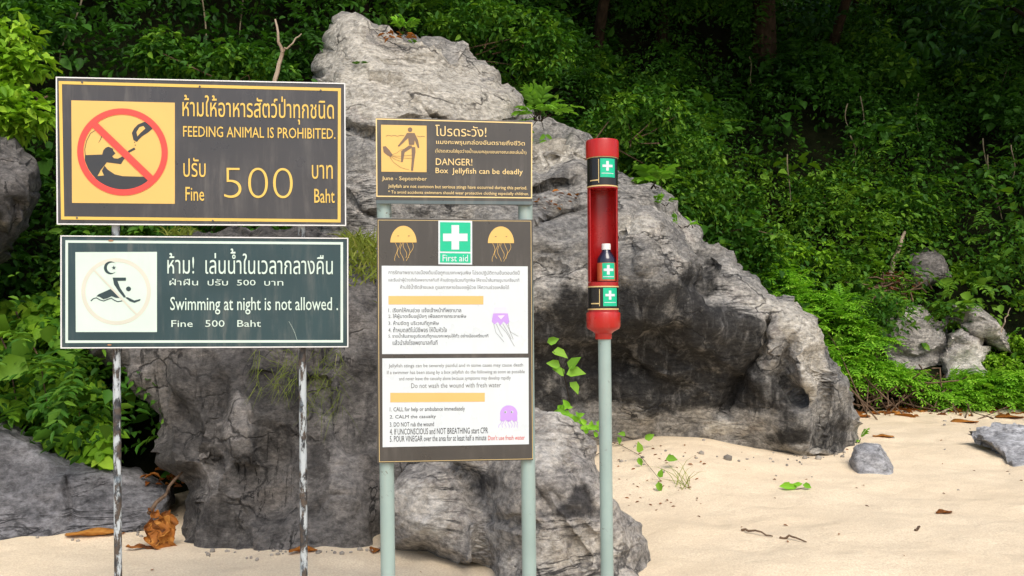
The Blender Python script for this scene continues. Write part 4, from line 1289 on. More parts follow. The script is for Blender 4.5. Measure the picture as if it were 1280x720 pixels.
# shell with the front cut away between the two bands
mb.lathe([(r_out, Z(352)), (r_out, Z(237)), (r_in, Z(237)), (r_in, Z(352)), (r_out, Z(352))], TC, 40, VA + 0.12 + OP, VA + 0.12 - OP + 2 * math.pi)
for a in (VA + 0.12 + OP, VA + 0.12 - OP):
    c, s_ = math.cos(a), math.sin(a)
    V_ = [(TC[0] + r * c, TC[1] + r * s_, z) for r, z in ((r_in, Z(352)), (r_out, Z(352)), (r_out, Z(237)), (r_in, Z(237)))]
    mb.add(V_, [(0, 1, 2, 3)])
mb.build('tube', M['red_deep'], rootT, smooth=True)
MB().lathe([(0.001, Z(353)), (r_out, Z(353)), (r_out, Z(391)), (0.001, Z(391))], TC, 40).build('lower_band', M['red_deep'], rootT, smooth=True)
MB().lathe([(0.001, Z(237)), (r_out, Z(237)), (r_out, Z(198)), (0.001, Z(198))], TC, 40).build('upper_band', M['red_deep'], rootT, smooth=True)
MB().lathe([(0.001, Z(198.5)), (20.4 * K, Z(198.5)), (20.6 * K, Z(196)), (20.6 * K, Z(179)), (20.0 * K, Z(176.5)), (17 * K, Z(176)), (0.001, Z(175.8))], TC, 40).build('top_cap', M['red'], rootT, smooth=True)
MB().lathe([(0.001, Z(390.5)), (20.6 * K, Z(390.5)), (21.2 * K, Z(392)), (21.2 * K, Z(408)), (19.6 * K, Z(411)), (13.0 * K, Z(414.5)), (10.4 * K, Z(417)), (10.4 * K, Z(423)), (9.8 * K, Z(424)), (8.6 * K, Z(424))],
         TC, 40).build('reducer', M['red'], rootT, smooth=True)
def patch(a0, a1, y0, y1, r, mat, name, parent, n=14):
    V_, F_ = [], []
    for k in range(n + 1):
        a = a0 + (a1 - a0) * k / n
        for y in (y1, y0):
            V_.append((TC[0] + r * math.cos(a), TC[1] + r * math.sin(a), Z(y)))
    F_ = [(2 * k, 2 * k + 2, 2 * k + 3, 2 * k + 1) for k in range(n)]
    return MB().add(V_, F_).build(name, mat, parent, smooth=False)
def ang(px):                                          # angle on the tube seen at a photo column
    return -math.pi / 2 + math.asin(max(-0.99, min(0.99, (px - 753.5) / 19.4))) - math.atan2(float(cpt[0]), TD)
for y0, y1, gx0, gx1, gy0, gy1 in ((201, 232, 751.0, 768.5, 201.5, 224.5), (361, 384, 753.5, 770.0, 360.5, 383.0)):
    bnd = patch(-math.pi / 2 - 1.62, -math.pi / 2 + 1.40, y0 - 1.5, y1 + 1.5, r_out + 0.0008, M['black_label'], 'black_label', rootT, 30)
    for y in (y0 - 2.2, y1 + 2.6):
        mb = MB()
        mb.lathe([(r_out + 0.0004, Z(y + 0.75)), (r_out + 0.0016, Z(y + 0.75)), (r_out + 0.0016, Z(y - 0.75)), (r_out + 0.0004, Z(y - 0.75))], TC, 40)
        mb.build('gold_ring', M['gold'], bnd)
    patch(ang(738.5), ang(749.0), y1 - 5.0, y1 - 3.6, r_out + 0.0014, M['gold'], 'gold_line', bnd, 6)
    patch(ang(748.6), ang(749.4), y0 + 1, y1 - 1, r_out + 0.0015, M['gold'], 'gold_line', bnd, 2)
    lb = patch(ang(gx0), ang(gx1), gy0, gy1, r_out + 0.0020, M['aid_green'], 'first_aid_label', rootT, 12)
    hgt, wid = gy1 - gy0, gx1 - gx0
    mx, my = gx0 + wid * 0.5, gy0 + hgt * 0.40
    s = wid / 17.5
    patch(ang(mx - 1.6 * s), ang(mx + 1.6 * s), my - 6 * s, my + 6 * s, r_out + 0.0028, M['paper'], 'cross', lb, 3)
    patch(ang(mx - 6 * s), ang(mx + 6 * s), my - 1.6 * s, my + 1.6 * s, r_out + 0.0032, M['paper'], 'cross', lb, 6)
    patch(ang(gx0 + 1.5), ang(gx1 - 1.5), gy1 - 5.2 * s, gy1 - 4.4 * s, r_out + 0.0028, M['paper'], 'white_line', lb, 5)

# the vinegar bottle standing in the tube
bz = Z(353) + zb + 0.0002
bc = (float(cpt[0]) + 4.0 * K, TD - 0.004)
rootV = empty('bottle', (bc[0], bc[1], bz), 'small dark bottle with a white cap standing inside the red tube', 'bottle')
def bh(py):
    return tz(py) - bz
rb = 11.6 * K
MB().lathe([(0.001, 0), (rb * 0.93, 0), (rb, 0.003), (rb, bh(326)), (rb * 0.96, bh(323)), (rb * 0.55, bh(315.5)), (rb * 0.46, bh(313.5)), (rb * 0.44, bh(311)), (0.001, bh(311))], (0, 0), 28).build('body', M['bottle'], rootV, smooth=True)
MB().lathe([(0.001, bh(312.5)), (rb * 0.50, bh(312.5)), (rb * 0.50, bh(305.5)), (rb * 0.46, bh(305)), (0.001, bh(304.9))], (0, 0), 24).build('cap', M['white'], rootV, smooth=True)
_tc, _z = TC, Z
TC = (0, 0)
Z = bh
def bang(px):
    return -math.pi / 2 + math.asin(max(-0.98, min(0.98, (px - 757.5) / 11.9))) - math.atan2(bc[0], TD)
patch(-math.pi / 2 - 1.5, -math.pi / 2 + 1.5, 329, 351.5, rb + 0.0004, M['amber'], 'amber_label', rootV, 18)
lb = patch(bang(752.5), bang(767.5), 329.5, 349.5, rb + 0.0009, M['aid_green'], 'first_aid_label', rootV, 10)
patch(bang(758.2), bang(761.6), 332, 344, rb + 0.0015, M['paper'], 'cross', lb, 3)
patch(bang(754.2), bang(766), 336.4, 339.6, rb + 0.0019, M['paper'], 'cross', lb, 6)
patch(bang(753.5), bang(766.5), 346, 347, rb + 0.0015, M['paper'], 'white_line', lb, 5)
TC, Z = _tc, _z

# ------------------------------------------------------------------ plants that stand out
def plant(name, label, cat, base, sets, mat, stems=None, group=None, stem_mat='twig'):
    base = np.asarray(base, float)
    me = leaf_mesh('foliage', sets, base)
    root = empty(name, base, label, cat, group)
    link('foliage', me, M[mat], root)
    if stems:
        mb = MB()
        for pts, r_ in stems:
            pts = np.asarray(pts, float)
            mb.tube(pts - base, np.linspace(r_, r_ * 0.4, len(pts)), 6)
        mb.build('stem', M[stem_mat], root)
    return root

def on_rock(f, px, py, lift=0.0):
    return P(px, py, float(f([(px, py)])[0]) + lift)

rs = np.random.RandomState(77)
# broad-leaved vine on the bank behind the low slab
def in_poly(p, poly):
    ins = False
    n = len(poly)
    for i in range(n):
        (x0, y0), (x1, y1) = poly[i], poly[(i + 1) % n]
        if (y0 > p[1]) != (y1 > p[1]) and p[0] < (x1 - x0) * (p[1] - y0) / (y1 - y0) + x0:
            ins = not ins
    return ins
poly = [(-60, 375), (0, 380), (40, 372), (85, 360), (100, 420), (106, 450), (122, 480), (136, 510), (137, 560), (130, 586), (100, 572), (60, 545), (0, 500), (-60, 470)]
pos, ax, nr, Ls, tn = [], [], [], [], []
while len(pos) < 1300:
    p = (rs.uniform(-60, 138), rs.uniform(360, 588))
    if not in_poly(p, poly):
        continue
    dep = 6.45 + (560 - p[1]) / 200 * 0.9 + 0.25 * fbm(np.array([p[0] / 40, p[1] / 40, 0.0]), 2, 5)
    layer = rs.uniform(0, 1) ** 1.5 * 0.5
    q = P(p[0], p[1], dep + layer)
    an = rs.uniform(0, 6.28)
    for k in range(3):                              # leaves in threes
        a2 = an + k * 2.1
        pos.append(q)
        ax.append(np.array([math.cos(a2), math.sin(a2) * 0.5 - 0.35, -0.35 + 0.45 * math.sin(a2)]))
        nr.append(np.array([rs.normal() * 0.3, -0.65 + rs.normal() * 0.25, 0.75]))
        Ls.append(rs.uniform(0.085, 0.155))
        tn.append(0.52 + rs.normal() * 0.2)
V, F = leaf_arrays(np.array(pos), np.array(ax), np.array(nr), np.array(Ls), 0.78, 0.14, 0.2)
st = [([P(a, b, 7.3), P(a + 30, b + 60, 6.95), P(a + 40, b + 120, 6.6)], 0.008) for a, b in ((-20, 380), (20, 390), (60, 400))]
plant('vine', 'broad-leaved green vine spilling over the low grey slab', 'vine', P(60, 575, 6.6), [(V, F, np.array(tn))], 'vine', st)

# bushes by px ellipse: centre, radii in pixels, depth
def bush(name, label, cat, ells, mat, n_cl, per, size, tint0, seed, kind='clump', base_px=None, group=None, twigs=0, wr=0.5):
    rs = np.random.RandomState(seed)
    C, R = [], []
    for (px, py, rx, ry, d) in ells:
        for k in range(n_cl):
            u = unit(rs.normal(size=3)) * rs.uniform(0.3, 1.0) ** 0.5
            c = P(px + u[0] * rx, py + u[2] * ry, d) + np.array([0, u[1] * rx * d / FPX * 0.6, 0])
            C.append(c)
            R.append(rs.uniform(0.10, 0.22) * (rx / 60) ** 0.4)
    C, R = np.array(C), np.array(R)
    if kind == 'frond':
        rt = np.repeat(C, per, 0)
        dr = rs.normal(size=rt.shape) * np.array([1, 0.7, 0.35]) + np.array([0, -0.45, 0.35])
        S = fronds(rt, dr, size * 4.2, rs, tint0 + rs.normal(size=len(rt)) * 0.2, size * 0.8, 7)
    else:
        S = clumps(C, R, per, size, rs, tint0 + rs.normal(size=len(C)) * 0.13, wr)
    if base_px is None:
        px, py, rx, ry, d = ells[0]
        base = P(px, py + ry, d)
    else:
        base = np.asarray(base_px, float)
    st = []
    for k in range(6 + twigs):
        c = C[rs.randint(len(C))]
        a = base + rs.normal(size=3) * np.array([0.25, 0.12, 0.02])
        st.append(([a, (a + c) / 2 + rs.normal(size=3) * 0.06, c], 0.010))
    return plant(name, label, cat, base, [S], mat, st, group)

bush('bush', 'bright green ferny bush beside the huge boulder', 'bush',
     [(985, 380, 40, 26, 12.2), (1030, 400, 48, 34, 12.0), (1072, 440, 36, 38, 11.9), (1045, 458, 34, 34, 11.8), (1120, 474, 30, 9, 11.9), (1080, 464, 26, 14, 11.8), (965, 355, 30, 22, 12.4)], 'bright', 30, 8, 0.080, 0.55, 101, 'frond', ground(1090, 521))
bush('bush', 'low green bush with dense leaves under the tilted slab', 'bush',
     [(1215, 492, 46, 24, 11.9), (1262, 490, 40, 28, 11.9), (1300, 485, 40, 34, 12.0), (1180, 496, 26, 10, 11.9)], 'bright', 26, 8, 0.074, 0.5, 102, 'frond', ground(1235, 524))
bush('bush', 'deep green bush growing behind the grey rocks', 'bush', [(1195, 352, 26, 22, 14.0), (1118, 372, 26, 16, 13.4)], 'vine', 22, 40, 0.085, 0.42, 103)
bush('bush', 'green bush at the edge of the slope past the tilted slab', 'bush', [(1275, 400, 30, 40, 13.4), (1262, 350, 40, 30, 14.2)], 'vine', 24, 40, 0.085, 0.36, 104)
bush('bush', 'yellow-green scrambling bush above the ferny bush', 'bush', [(1010, 330, 55, 30, 13.0), (960, 340, 26, 26, 12.8), (1080, 345, 40, 22, 13.4)], 'vine', 26, 40, 0.08, 0.5, 105)
bush('bush', 'bush with light green leaves above the overhanging rock', 'bush', [(8, 70, 38, 48, 7.6), (10, 140, 45, 22, 7.2)], 'vine', 26, 26, 0.10, 0.62, 106, 'frond' if False else 'clump', wr=0.5)
bush('bush', 'soft green bush between the feeding sign and the boulder peak', 'bush', [(300, 85, 60, 26, 9.0), (215, 70, 40, 30, 9.0)], 'jungle', 26, 40, 0.085, 0.6, 107)
bush('bush', 'dark leafy bush behind the gap between the two old signs', 'bush', [(95, 320, 40, 50, 7.9), (190, 290, 60, 30, 8.0)], 'jungle', 26, 30, 0.10, 0.5, 108)
bush('bush', 'small green bush filling the gap below the tilted slab', 'bush', [(1248, 458, 24, 18, 12.5), (1262, 440, 22, 20, 12.7), (1215, 478, 18, 8, 12.2)], 'vine', 22, 40, 0.08, 0.45, 113)
bush('shrub', 'dim green shrub rising behind the top of the red tube', 'shrub', [(790, 150, 60, 34, 11.8), (850, 195, 50, 34, 12.0)], 'jungle', 34, 46, 0.085, 0.62, 109)
bush('shrub', 'green shrub hanging beside the upper edge of the huge boulder', 'shrub', [(905, 255, 50, 36, 12.2), (940, 300, 40, 30, 12.2)], 'jungle', 34, 46, 0.085, 0.66, 110)
bush('shrub', 'shadowed shrub above the peak of the huge boulder', 'shrub', [(600, 35, 60, 30, 11.5), (680, 60, 40, 40, 11.5)], 'jungle', 34, 46, 0.09, 0.66, 111)
bush('creeper', 'lime leaved creeper draped over the slope above the far bushes', 'creeper', [(1080, 230, 60, 40, 14.5), (1150, 260, 60, 40, 14.6), (1020, 260, 40, 40, 14.0)], 'jungle', 34, 46, 0.085, 0.68, 112)

# plants rooted on the huge boulder
def crown_plant(name, label, cat, base, n, length, leaflet, mat, tint0, seed, spread=(1, 0.6, 0.8), pairs=6, wr=0.42):
    rs = np.random.RandomState(seed)
    base = np.asarray(base, float)
    rt, dr, st = [], [], []
    for k in range(n):
        d = rs.normal(size=3) * np.array(spread) + np.array([0, -0.35, 0.75])
        s0 = base + np.array([rs.normal() * 0.05, rs.normal() * 0.05, 0])
        top = s0 + unit(d) * length * 0.5
        rt.append(top)
        dr.append(d)
        st.append(([s0, top], 0.006))
    S = fronds(np.array(rt), np.array(dr), length, rs, tint0 + rs.normal(size=n) * 0.1, leaflet, pairs, wr)
    return plant(name, label, cat, base, [S], mat, st, stem_mat='bark')
crown_plant('plant', 'lime green leafy plant growing on the shoulder of the huge boulder above the notice board', 'plant', on_rock(F_MAIN, 672, 150, 0.1), 17, 0.27, 0.115, 'lime', 0.4, 201, (0.75, 0.45, 1.1), 4, 0.42)
crown_plant('plant', 'single bright plant with broad leaves on the boulder edge beside the red tube', 'plant', on_rock(F_MAIN, 818, 236, 0.1), 6, 0.2, 0.16, 'lime', 0.3, 202, (0.8, 0.5, 0.4), 3, 0.6)
crown_plant('plant', 'tiny fern in the crack near the ridge of the huge boulder', 'plant', on_rock(F_MAIN, 852, 284, -0.02), 5, 0.10, 0.05, 'bright', 0.5, 203)
crown_plant('plant', 'small weed on the very top of the huge boulder', 'plant', on_rock(F_MAIN, 505, 42, 0.15), 7, 0.16, 0.09, 'bright', 0.3, 204)
crown_plant('plant', 'little moss-green sprout under the red tube on the boulder shoulder', 'plant', on_rock(F_MAIN, 820, 258, 0.0), 6, 0.10, 0.05, 'bright', 0.4, 205, (1.2, 0.4, 0.3))
crown_plant('plant', 'small green shoot where the huge boulder meets the sand', 'plant', np.array(ground(1070, 553)), 4, 0.12, 0.06, 'bright', 0.6, 206)

# leafy vine shoots near the notice board
def shoot(label, pts, leaves, size, mat, seed, cat='vine', name='vine_shoot'):
    rs = np.random.RandomState(seed)
    pos, ax, nr, Ls, tn = [], [], [], [], []
    for (p, a) in leaves:
        pos.append(p)
        ax.append(np.array([math.cos(a), -0.25, math.sin(a)]))
        nr.append(np.array([rs.normal() * 0.25, -0.8, 0.45 + rs.normal() * 0.2]))
        Ls.append(size * rs.uniform(0.8, 1.2))
        tn.append(rs.uniform(0.3, 0.8))
    V, F = leaf_arrays(np.array(pos), np.array(ax), np.array(nr), np.array(Ls) * rs.uniform(0.7, 1.15, len(Ls)), 0.72, 0.26, 0.3)
    return plant(name, label, cat, np.asarray(pts[0]), [(V, F, np.array(tn))], mat, [(pts, 0.004)], stem_mat='bark')
d = 6.4
shoot('upright vine shoot with five lime leaves against the dark rock face', [P(705, 545, d), P(712, 500, d), P(703, 460, d), P(684, 424, d)],
      [(P(684, 428, d), 0.3), (P(690, 440, d), -0.2), (P(705, 470, d), 2.4), (P(712, 462, d), 1.0), (P(708, 468, d), 0.2), (P(712, 478, d), -0.8), (P(700, 458, d), 2.8)], 0.115, 'lime', 301)
lv = []
rs = np.random.RandomState(302)
for k in range(34):
    u = k / 33
    px, py = 694 + 52 * u + rs.normal() * 4, 512 + 30 * u + rs.normal() * 5
    lv.append((P(px, py, 6.2 - 0.3 * u), rs.uniform(-1, 3.5)))
shoot('row of small green leaves creeping behind the pale boulder', [P(690, 545, 6.2), P(720, 535, 6.1), P(748, 548, 5.9)], lv, 0.062, 'bright', 303)
lv = []
gl = [(765, 536, 0.2), (778, 538, 0.0), (782, 544, 2.8), (772, 546, -1.2), (806, 549, 0.5), (799, 566, 1.6), (798, 572, -1.2), (824, 597, 1.3), (823, 602, -1.4), (832, 574, 0.1)]
gp = [ground(740, 575), ground(770, 556), ground(800, 572), ground(826, 604)]
for px, py, a in gl:
    g_ = np.array(ground(px, py + 12))
    lv.append((P(px, py, g_[1]), a))
shoot('creeping vine with rounded lime leaves on the sand beside the pole', [np.array(p) + (0, 0, 0.02) for p in gp], lv, 0.09, 'lime', 304)
g_ = np.array(ground(994, 612))
shoot('fallen green leaf sprig lying alone on the open sand', [g_, g_ + (0.1, 0, 0.02)], [(g_ + (0.03 * k - 0.06, 0, 0.02 + 0.004 * k), (0.1, 3.0, 0.5, 2.7, -0.2)[k]) for k in range(5)], 0.08, 'bright', 305, 'leaf sprig', 'leaf_sprig')

# grass: bent blades
def grass(label, pts, length, mat, seed, tint=0.5, down=0.0, name='grass_tuft', side=0.6, wd=0.006):
    rs = np.random.RandomState(seed)
    Vs, Fs, T = [], [], []
    for i, p in enumerate(pts):
        p = np.asarray(p, float)
        L = length * rs.uniform(0.5, 1.3)
        d = np.array([rs.normal() * side, rs.normal() * 0.4 - 0.2, 1.0 - 2.0 * down * rs.uniform(0.5, 1)])
        d /= np.linalg.norm(d)
        s = np.cross(d, (0, 1, 0.1))
        s /= np.linalg.norm(s)
        for k in range(4):
            u = k / 3
            c = p + d * L * u + np.array([0, 0, -0.45 * L * u * u]) + np.array([d[0], d[1], 0]) * L * 0.2 * u * u
            w_ = wd * (1 - 0.8 * u)
            Vs += [c - s * w_, c + s * w_]
        b = i * 8
        Fs += [(b, b + 1, b + 3, b + 2), (b + 2, b + 3, b + 5, b + 4), (b + 4, b + 5, b + 7, b + 6)]
        T.append(tint + rs.normal() * 0.22)
    base = np.mean(pts, 0)
    me = mesh_from('grass_tuft', np.array(Vs) - base, np.array(Fs))
    at = me.attributes.new('tint', 'FLOAT', 'POINT')
    at.data.foreach_set('value', np.clip(np.repeat(T, 8), 0, 1).astype(np.float32))
    return tag(link(name, me, M[mat], M=Matrix.Translation(base)), label, 'grass')
rs = np.random.RandomState(401)
grass('yellow-green grass tuft on top of the dark boulder beside the notice board', [P(rs.uniform(425, 478), 300 + abs(rs.normal()) * 32, rs.uniform(6.5, 6.85)) for k in range(420)], 0.20, 'grass', 402, 0.55)
grass('wispy dry grass hanging over the dark boulder under the swimming sign', [P(rs.uniform(318, 372), rs.uniform(436, 490), 5.80 + rs.uniform(0, 0.2)) for k in range(90)], 0.12, 'grass', 403, 0.22, 0.95, side=0.45, wd=0.0017)
grass('olive grass trailing down the dark boulder next to the second flaking post', [P(rs.uniform(384, 430), rs.uniform(432, 520), 5.75 + rs.uniform(0, 0.25)) for k in range(100)], 0.12, 'grass', 404, 0.12, 0.95, side=0.45, wd=0.0017)
grass('sparse grass behind the swimming sign at the boulder top', [P(rs.uniform(205, 240), 294, 6.9 + rs.uniform(0, 0.3)) for k in range(60)], 0.14, 'grass', 405, 0.5)
g_ = np.array(ground(852, 608))
grass('few thin grass stalks standing in the sand right of the pole', [g_ + np.array([rs.normal() * 0.05, rs.normal() * 0.05, -0.01]) for k in range(14)], 0.38, 'grass', 406, 0.6, side=0.35, wd=0.003)

M['pebble'] = paint('pebble', (0.27, 0.24, 0.20), 0.85, 0.5, 6)
M['liana'] = bark_mat('liana_bark', (0.10, 0.085, 0.05), (0.24, 0.20, 0.13))

# ------------------------------------------------------------------ branches
def branch(label, lines, mat='pale_wood', name='branch', cat='branch'):
    base = np.asarray(lines[0][0][0], float)
    mb = MB()
    for pts, r0, r1 in lines:
        pts = np.asarray(pts, float)
        ks = np.linspace(0, 1, 9)
        seg = np.linspace(0, 1, len(pts))
        q = np.stack([np.interp(ks, seg, pts[:, i]) for i in range(3)], -1) + 0.008 * np.random.RandomState(len(label)).normal(size=(9, 3)) * (ks * (1 - ks) * 4)[:, None]
        mb.tube(q - base, r0 + (r1 - r0) * ks, 7)
    o = mb.build(name, M[mat], None, Matrix.Translation(base), smooth=True)
    return tag(o, label, cat)
d = 6.9
branch('bare forked pale branch poking up behind the feeding sign', [([P(338, 150, d), P(345, 98, d), P(353, 66, d)], 0.019, 0.015), ([P(353, 66, d), P(349, 45, d), P(344, 24, d)], 0.013, 0.007), ([P(353, 66, d), P(363, 57, d), P(377, 42, d)], 0.009, 0.004)])
d = 13.2
branch('dead pale branch leaning on the slope beside the layered rock', [([P(1112, 345, d), P(1120, 318, d), P(1131, 290, d + 0.3)], 0.04, 0.022)])
d = 12.4
branch('thin bleached twig standing past the tilted slab', [([P(1250, 425, d), P(1256, 402, d), P(1263, 385, d)], 0.012, 0.006)], name='twig', cat='twig')
g0, g1 = np.array(ground(1177, 518)), np.array(ground(1199, 514))
branch('short curved pale stick among the fallen orange leaves', [([g0 + (0, 0, 0.02), (g0 + g1) / 2 + (0, 0, 0.06), g1 + (0, 0, 0.12)], 0.014, 0.007)], name='stick', cat='stick')
for (x0, y0, x1, y1, lb) in ((927, 664, 966, 672, 'dark brown twig lying alone on the sand'), (975, 673, 1008, 679, 'thin orange-brown twig beside the darker one on the sand'), (1144, 664, 1150, 660, 'tiny dark twig fragment on the open sand')):
    g0, g1 = np.array(ground(x0, y0)), np.array(ground(x1, y1))
    branch(lb, [([g0 + (0, 0, 0.006), (g0 + g1) / 2 + (0, 0, 0.016), g1 + (0, 0, 0.008)], 0.009, 0.004)], 'twig', 'twig', 'twig')
g_ = np.array(P(196, 610, 6.3))
branch('curved woody stem arching down to the husk beside the dark boulder', [([P(186, 642, 5.75), P(202, 625, 5.85), P(212, 606, 6.0), P(228, 590, 6.1)], 0.016, 0.008)], 'twig', 'woody_stem', 'stem')
# brushwood under the ferny bush
rs = np.random.RandomState(501)
mb = MB()
b0 = np.array(ground(1110, 519))
for k in range(150):
    px, py = rs.uniform(1065, 1195), rs.uniform(476, 514)
    q = P(px, py, 11.75 + rs.uniform(-0.15, 0.3))
    e = q + rs.normal(size=3) * np.array([0.28, 0.12, 0.2])
    mb.tube(np.array([q, (q + e) / 2 + rs.normal(size=3) * 0.05, e]) - b0, 0.010, 4)
tag(mb.build('brushwood', M['twig'], None, Matrix.Translation(b0)), 'tangle of dry brown brushwood under the ferny bush', 'brushwood')

# ------------------------------------------------------------------ fallen leaves on the sand
def curled_leaf(px, py, length, width, yaw, label, mat='dry', curl=0.3, tint=0.6, name='dry_leaf', pitch=0.0, group=None):
    g = np.array(ground(px, py))
    nu, nv = 12, 5
    V_, F_ = [], []
    for i in range(nu):
        u = i / (nu - 1)
        hw = width / 2 * (math.sin(math.pi * min(1, u * 0.97 + 0.02)) ** 0.7) + 0.001
        for j in range(nv):
            v = (j / (nv - 1) - 0.5) * 2
            V_.append(((u - 0.5) * length, v * hw * (1 + 0.22 * math.sin(5 * u + px) + 0.1 * math.sin(17 * u)) + 0.06 * length * math.sin(4 * u + py), 0.008 + curl * hw * abs(v) ** 1.6 + curl * 0.25 * length * (u - 0.5) ** 2 + 0.006 * math.sin(9 * u + 3 * v) + max(0, pitch) * u * length))
    for i in range(nu - 1):
        for j in range(nv - 1):
            a = i * nv + j
            F_.append((a, a + nv, a + nv + 1, a + 1))
    me = mesh_from(name, V_, F_, True)
    at = me.attributes.new('tint', 'FLOAT', 'POINT')
    at.data.foreach_set('value', np.clip(tint + 0.25 * np.sin(np.arange(len(V_)) * 1.7), 0, 1).astype(np.float32))
    o = link(name, me, M[mat], M=Matrix.Translation(g) @ Matrix.Rotation(yaw, 4, 'Z'))
    s = o.modifiers.new('solid', 'SOLIDIFY')
    s.thickness = 0.003
    return tag(o, label, 'dry leaf', group)
curled_leaf(116, 670, 0.34, 0.13, 0.1, 'large curled orange leaf on the sand by the low slab', curl=0.45, tint=0.85)
curled_leaf(379, 691, 0.17, 0.08, 0.2, 'rusty brown leaf at the foot of the second flaking post', curl=0.6, tint=0.45)
curled_leaf(470, 690, 0.10, 0.06, 1.2, 'small red-brown leaf at the edge of the notice board post', curl=0.5, tint=0.2)
curled_leaf(1206, 528, 0.34, 0.24, 0.15, 'broad orange-brown leaf lying on sand in front of the flat grey rock', curl=0.12, tint=0.6)
curled_leaf(1104, 546, 0.22, 0.12, -0.2, 'ochre leaf lying on sand near the pale blue-grey stone', curl=0.12, tint=0.7)
curled_leaf(1262, 522, 0.36, 0.26, 0.1, 'long rusty leaf lying beside the low green bush', curl=0.12, tint=0.3)
curled_leaf(1180, 642, 0.14, 0.06, 0.4, 'small grey-brown leaf by itself on the open sand', 'husk', curl=0.4, tint=0.2)
curled_leaf(1078, 522, 0.24, 0.12, 0.5, 'orange leaf at the sand edge beside the huge boulder', curl=0.5, tint=0.5)
curled_leaf(500, 40, 0.1, 0.05, 0.5, 'x') if False else None
# dry husk cluster beside the dark boulder
gh = np.array(ground(192, 684))
hroot = empty('leaf_pile', gh, 'crumpled pile of rust-brown dead leaves heaped against the dark boulder', 'dead leaves')
rs = np.random.RandomState(601)
for k, (px, py, L, wd, tilt, yaw) in enumerate(((176, 684, 0.17, 0.035, 0.3, 0.05), (196, 680, 0.16, 0.10, 0.5, 0.5), (207, 674, 0.15, 0.11, 0.9, 2.2), (190, 668, 0.17, 0.09, 0.8, 1.1), (205, 660, 0.16, 0.10, 1.1, 0.7),
                                                 (196, 652, 0.13, 0.08, 1.0, 2.5), (212, 652, 0.13, 0.07, 1.2, 1.5), (192, 642, 0.08, 0.05, 0.9, 0.4), (199, 686, 0.10, 0.05, 0.4, 1.8))):
    c = P(px, py, gh[1] - 0.05 + 0.02 * k) - gh
    nu, nv = 13, 7
    V_, F_ = [], []
    for i in range(nu):
        u = i / (nu - 1)
        for j in range(nv):
            v = (j / (nv - 1) - 0.5) * 2
            hw = wd / 2 * (math.sin(math.pi * (0.08 + 0.86 * u)) ** 0.5) * (1 + 0.3 * math.sin(13 * u + 2 * k + 2 * np.sign(v)))
            p = Vector(((u - 0.5) * L, v * hw, 0.5 * hw * v * v))
            p = Matrix.Rotation(yaw, 3, 'Y') @ (Matrix.Rotation(tilt, 3, 'X') @ p)
            V_.append(np.array(p) + c)
    V_ = np.array(V_)
    V_ = V_ + 0.020 * np.stack([fbm(V_ * 16 + 7 * k + 3 * m_, 3, 800 + k) for m_ in range(3)], -1)
    for i in range(nu - 1):
        for j in range(nv - 1):
            a = i * nv + j
            F_.append((a, a + nv, a + nv + 1, a + 1))
    V_[:, 2] = np.maximum(V_[:, 2], 0.004 + 0.0005 * k)
    me = mesh_from('husk_flap', V_, F_)
    at = me.attributes.new('tint', 'FLOAT', 'POINT')
    at.data.foreach_set('value', np.clip(0.42 + 0.5 * fbm(V_ * 22, 2, 900 + k) + 0.12 * (k % 3 - 1), 0, 1).astype(np.float32))
    o = link('husk_flap', me, M['husk'], hroot)
    s = o.modifiers.new('solid', 'SOLIDIFY')
    s.thickness = 0.003

# litter nobody could count: bits of leaf and bark on the sand and at the foot of the slope
rs = np.random.RandomState(701)
pos, ax, nr, Ls, tn = [], [], [], [], []
def bit(p, L, t0, up=0.0):
    pos.append(np.asarray(p) + (0, 0, 0.006 + up))
    a = rs.uniform(0, 6.28)
    ax.append(np.array([math.cos(a), math.sin(a), rs.normal() * 0.15]))
    nr.append(np.array([rs.normal() * 0.3, rs.normal() * 0.3, 1.0]))
    Ls.append(L)
    tn.append(t0)
for k in range(460):                               # strip along the foot of the bushes
    x = rs.uniform(3.9, 9.0)
    y = float(interp(x, HX, HY)) - 0.30 + abs(rs.normal()) * 0.25 - 0.35 * (rs.uniform() < 0.2)
    bit((x, y, max(float(sand_z(x, y)), float(hill_z(x, y)))), rs.uniform(0.07, 0.20), rs.uniform(0.1, 0.8))
for k in range(110):
    x, y = rs.uniform(-3.2, 6.5), rs.uniform(4.8, 11.5)
    bit((x, y, float(sand_z(x, y))), rs.uniform(0.012, 0.04), rs.uniform(0, 0.35))
for k in range(60):                                # around the creeping vine
    px, py = rs.uniform(770, 880), rs.uniform(555, 640)
    bit(np.array(ground(px, py)), rs.uniform(0.015, 0.05), rs.uniform(0, 0.4))
for k in range(26):                                # in the hollow behind the husk
    bit(P(rs.uniform(180, 232), rs.uniform(585, 612), 6.45), rs.uniform(0.05, 0.1), rs.uniform(0, 0.4))
for k in range(18):                                # on the ledges of the huge boulder
    bit(on_rock(F_MAIN, rs.uniform(480, 520), rs.uniform(38, 48), -0.05), rs.uniform(0.05, 0.1), rs.uniform(0.3, 0.6))
for k in range(20):
    bit(on_rock(F_MAIN, rs.uniform(668, 735), rs.uniform(238, 262), -0.08), rs.uniform(0.04, 0.1), rs.uniform(0.0, 0.5))
V, F = leaf_arrays(np.array(pos), np.array(ax), np.array(nr), np.array(Ls), 0.4, 0.2, 0.25)
tag(link('leaf_litter', leaf_mesh('leaf_litter', [(V, F, np.array(tn))], (1, 8, 0)), M['dry'], M=Matrix.Translation((1, 8, 0))), 'scattered dry brown leaf litter on the sand', 'litter', kind='stuff')

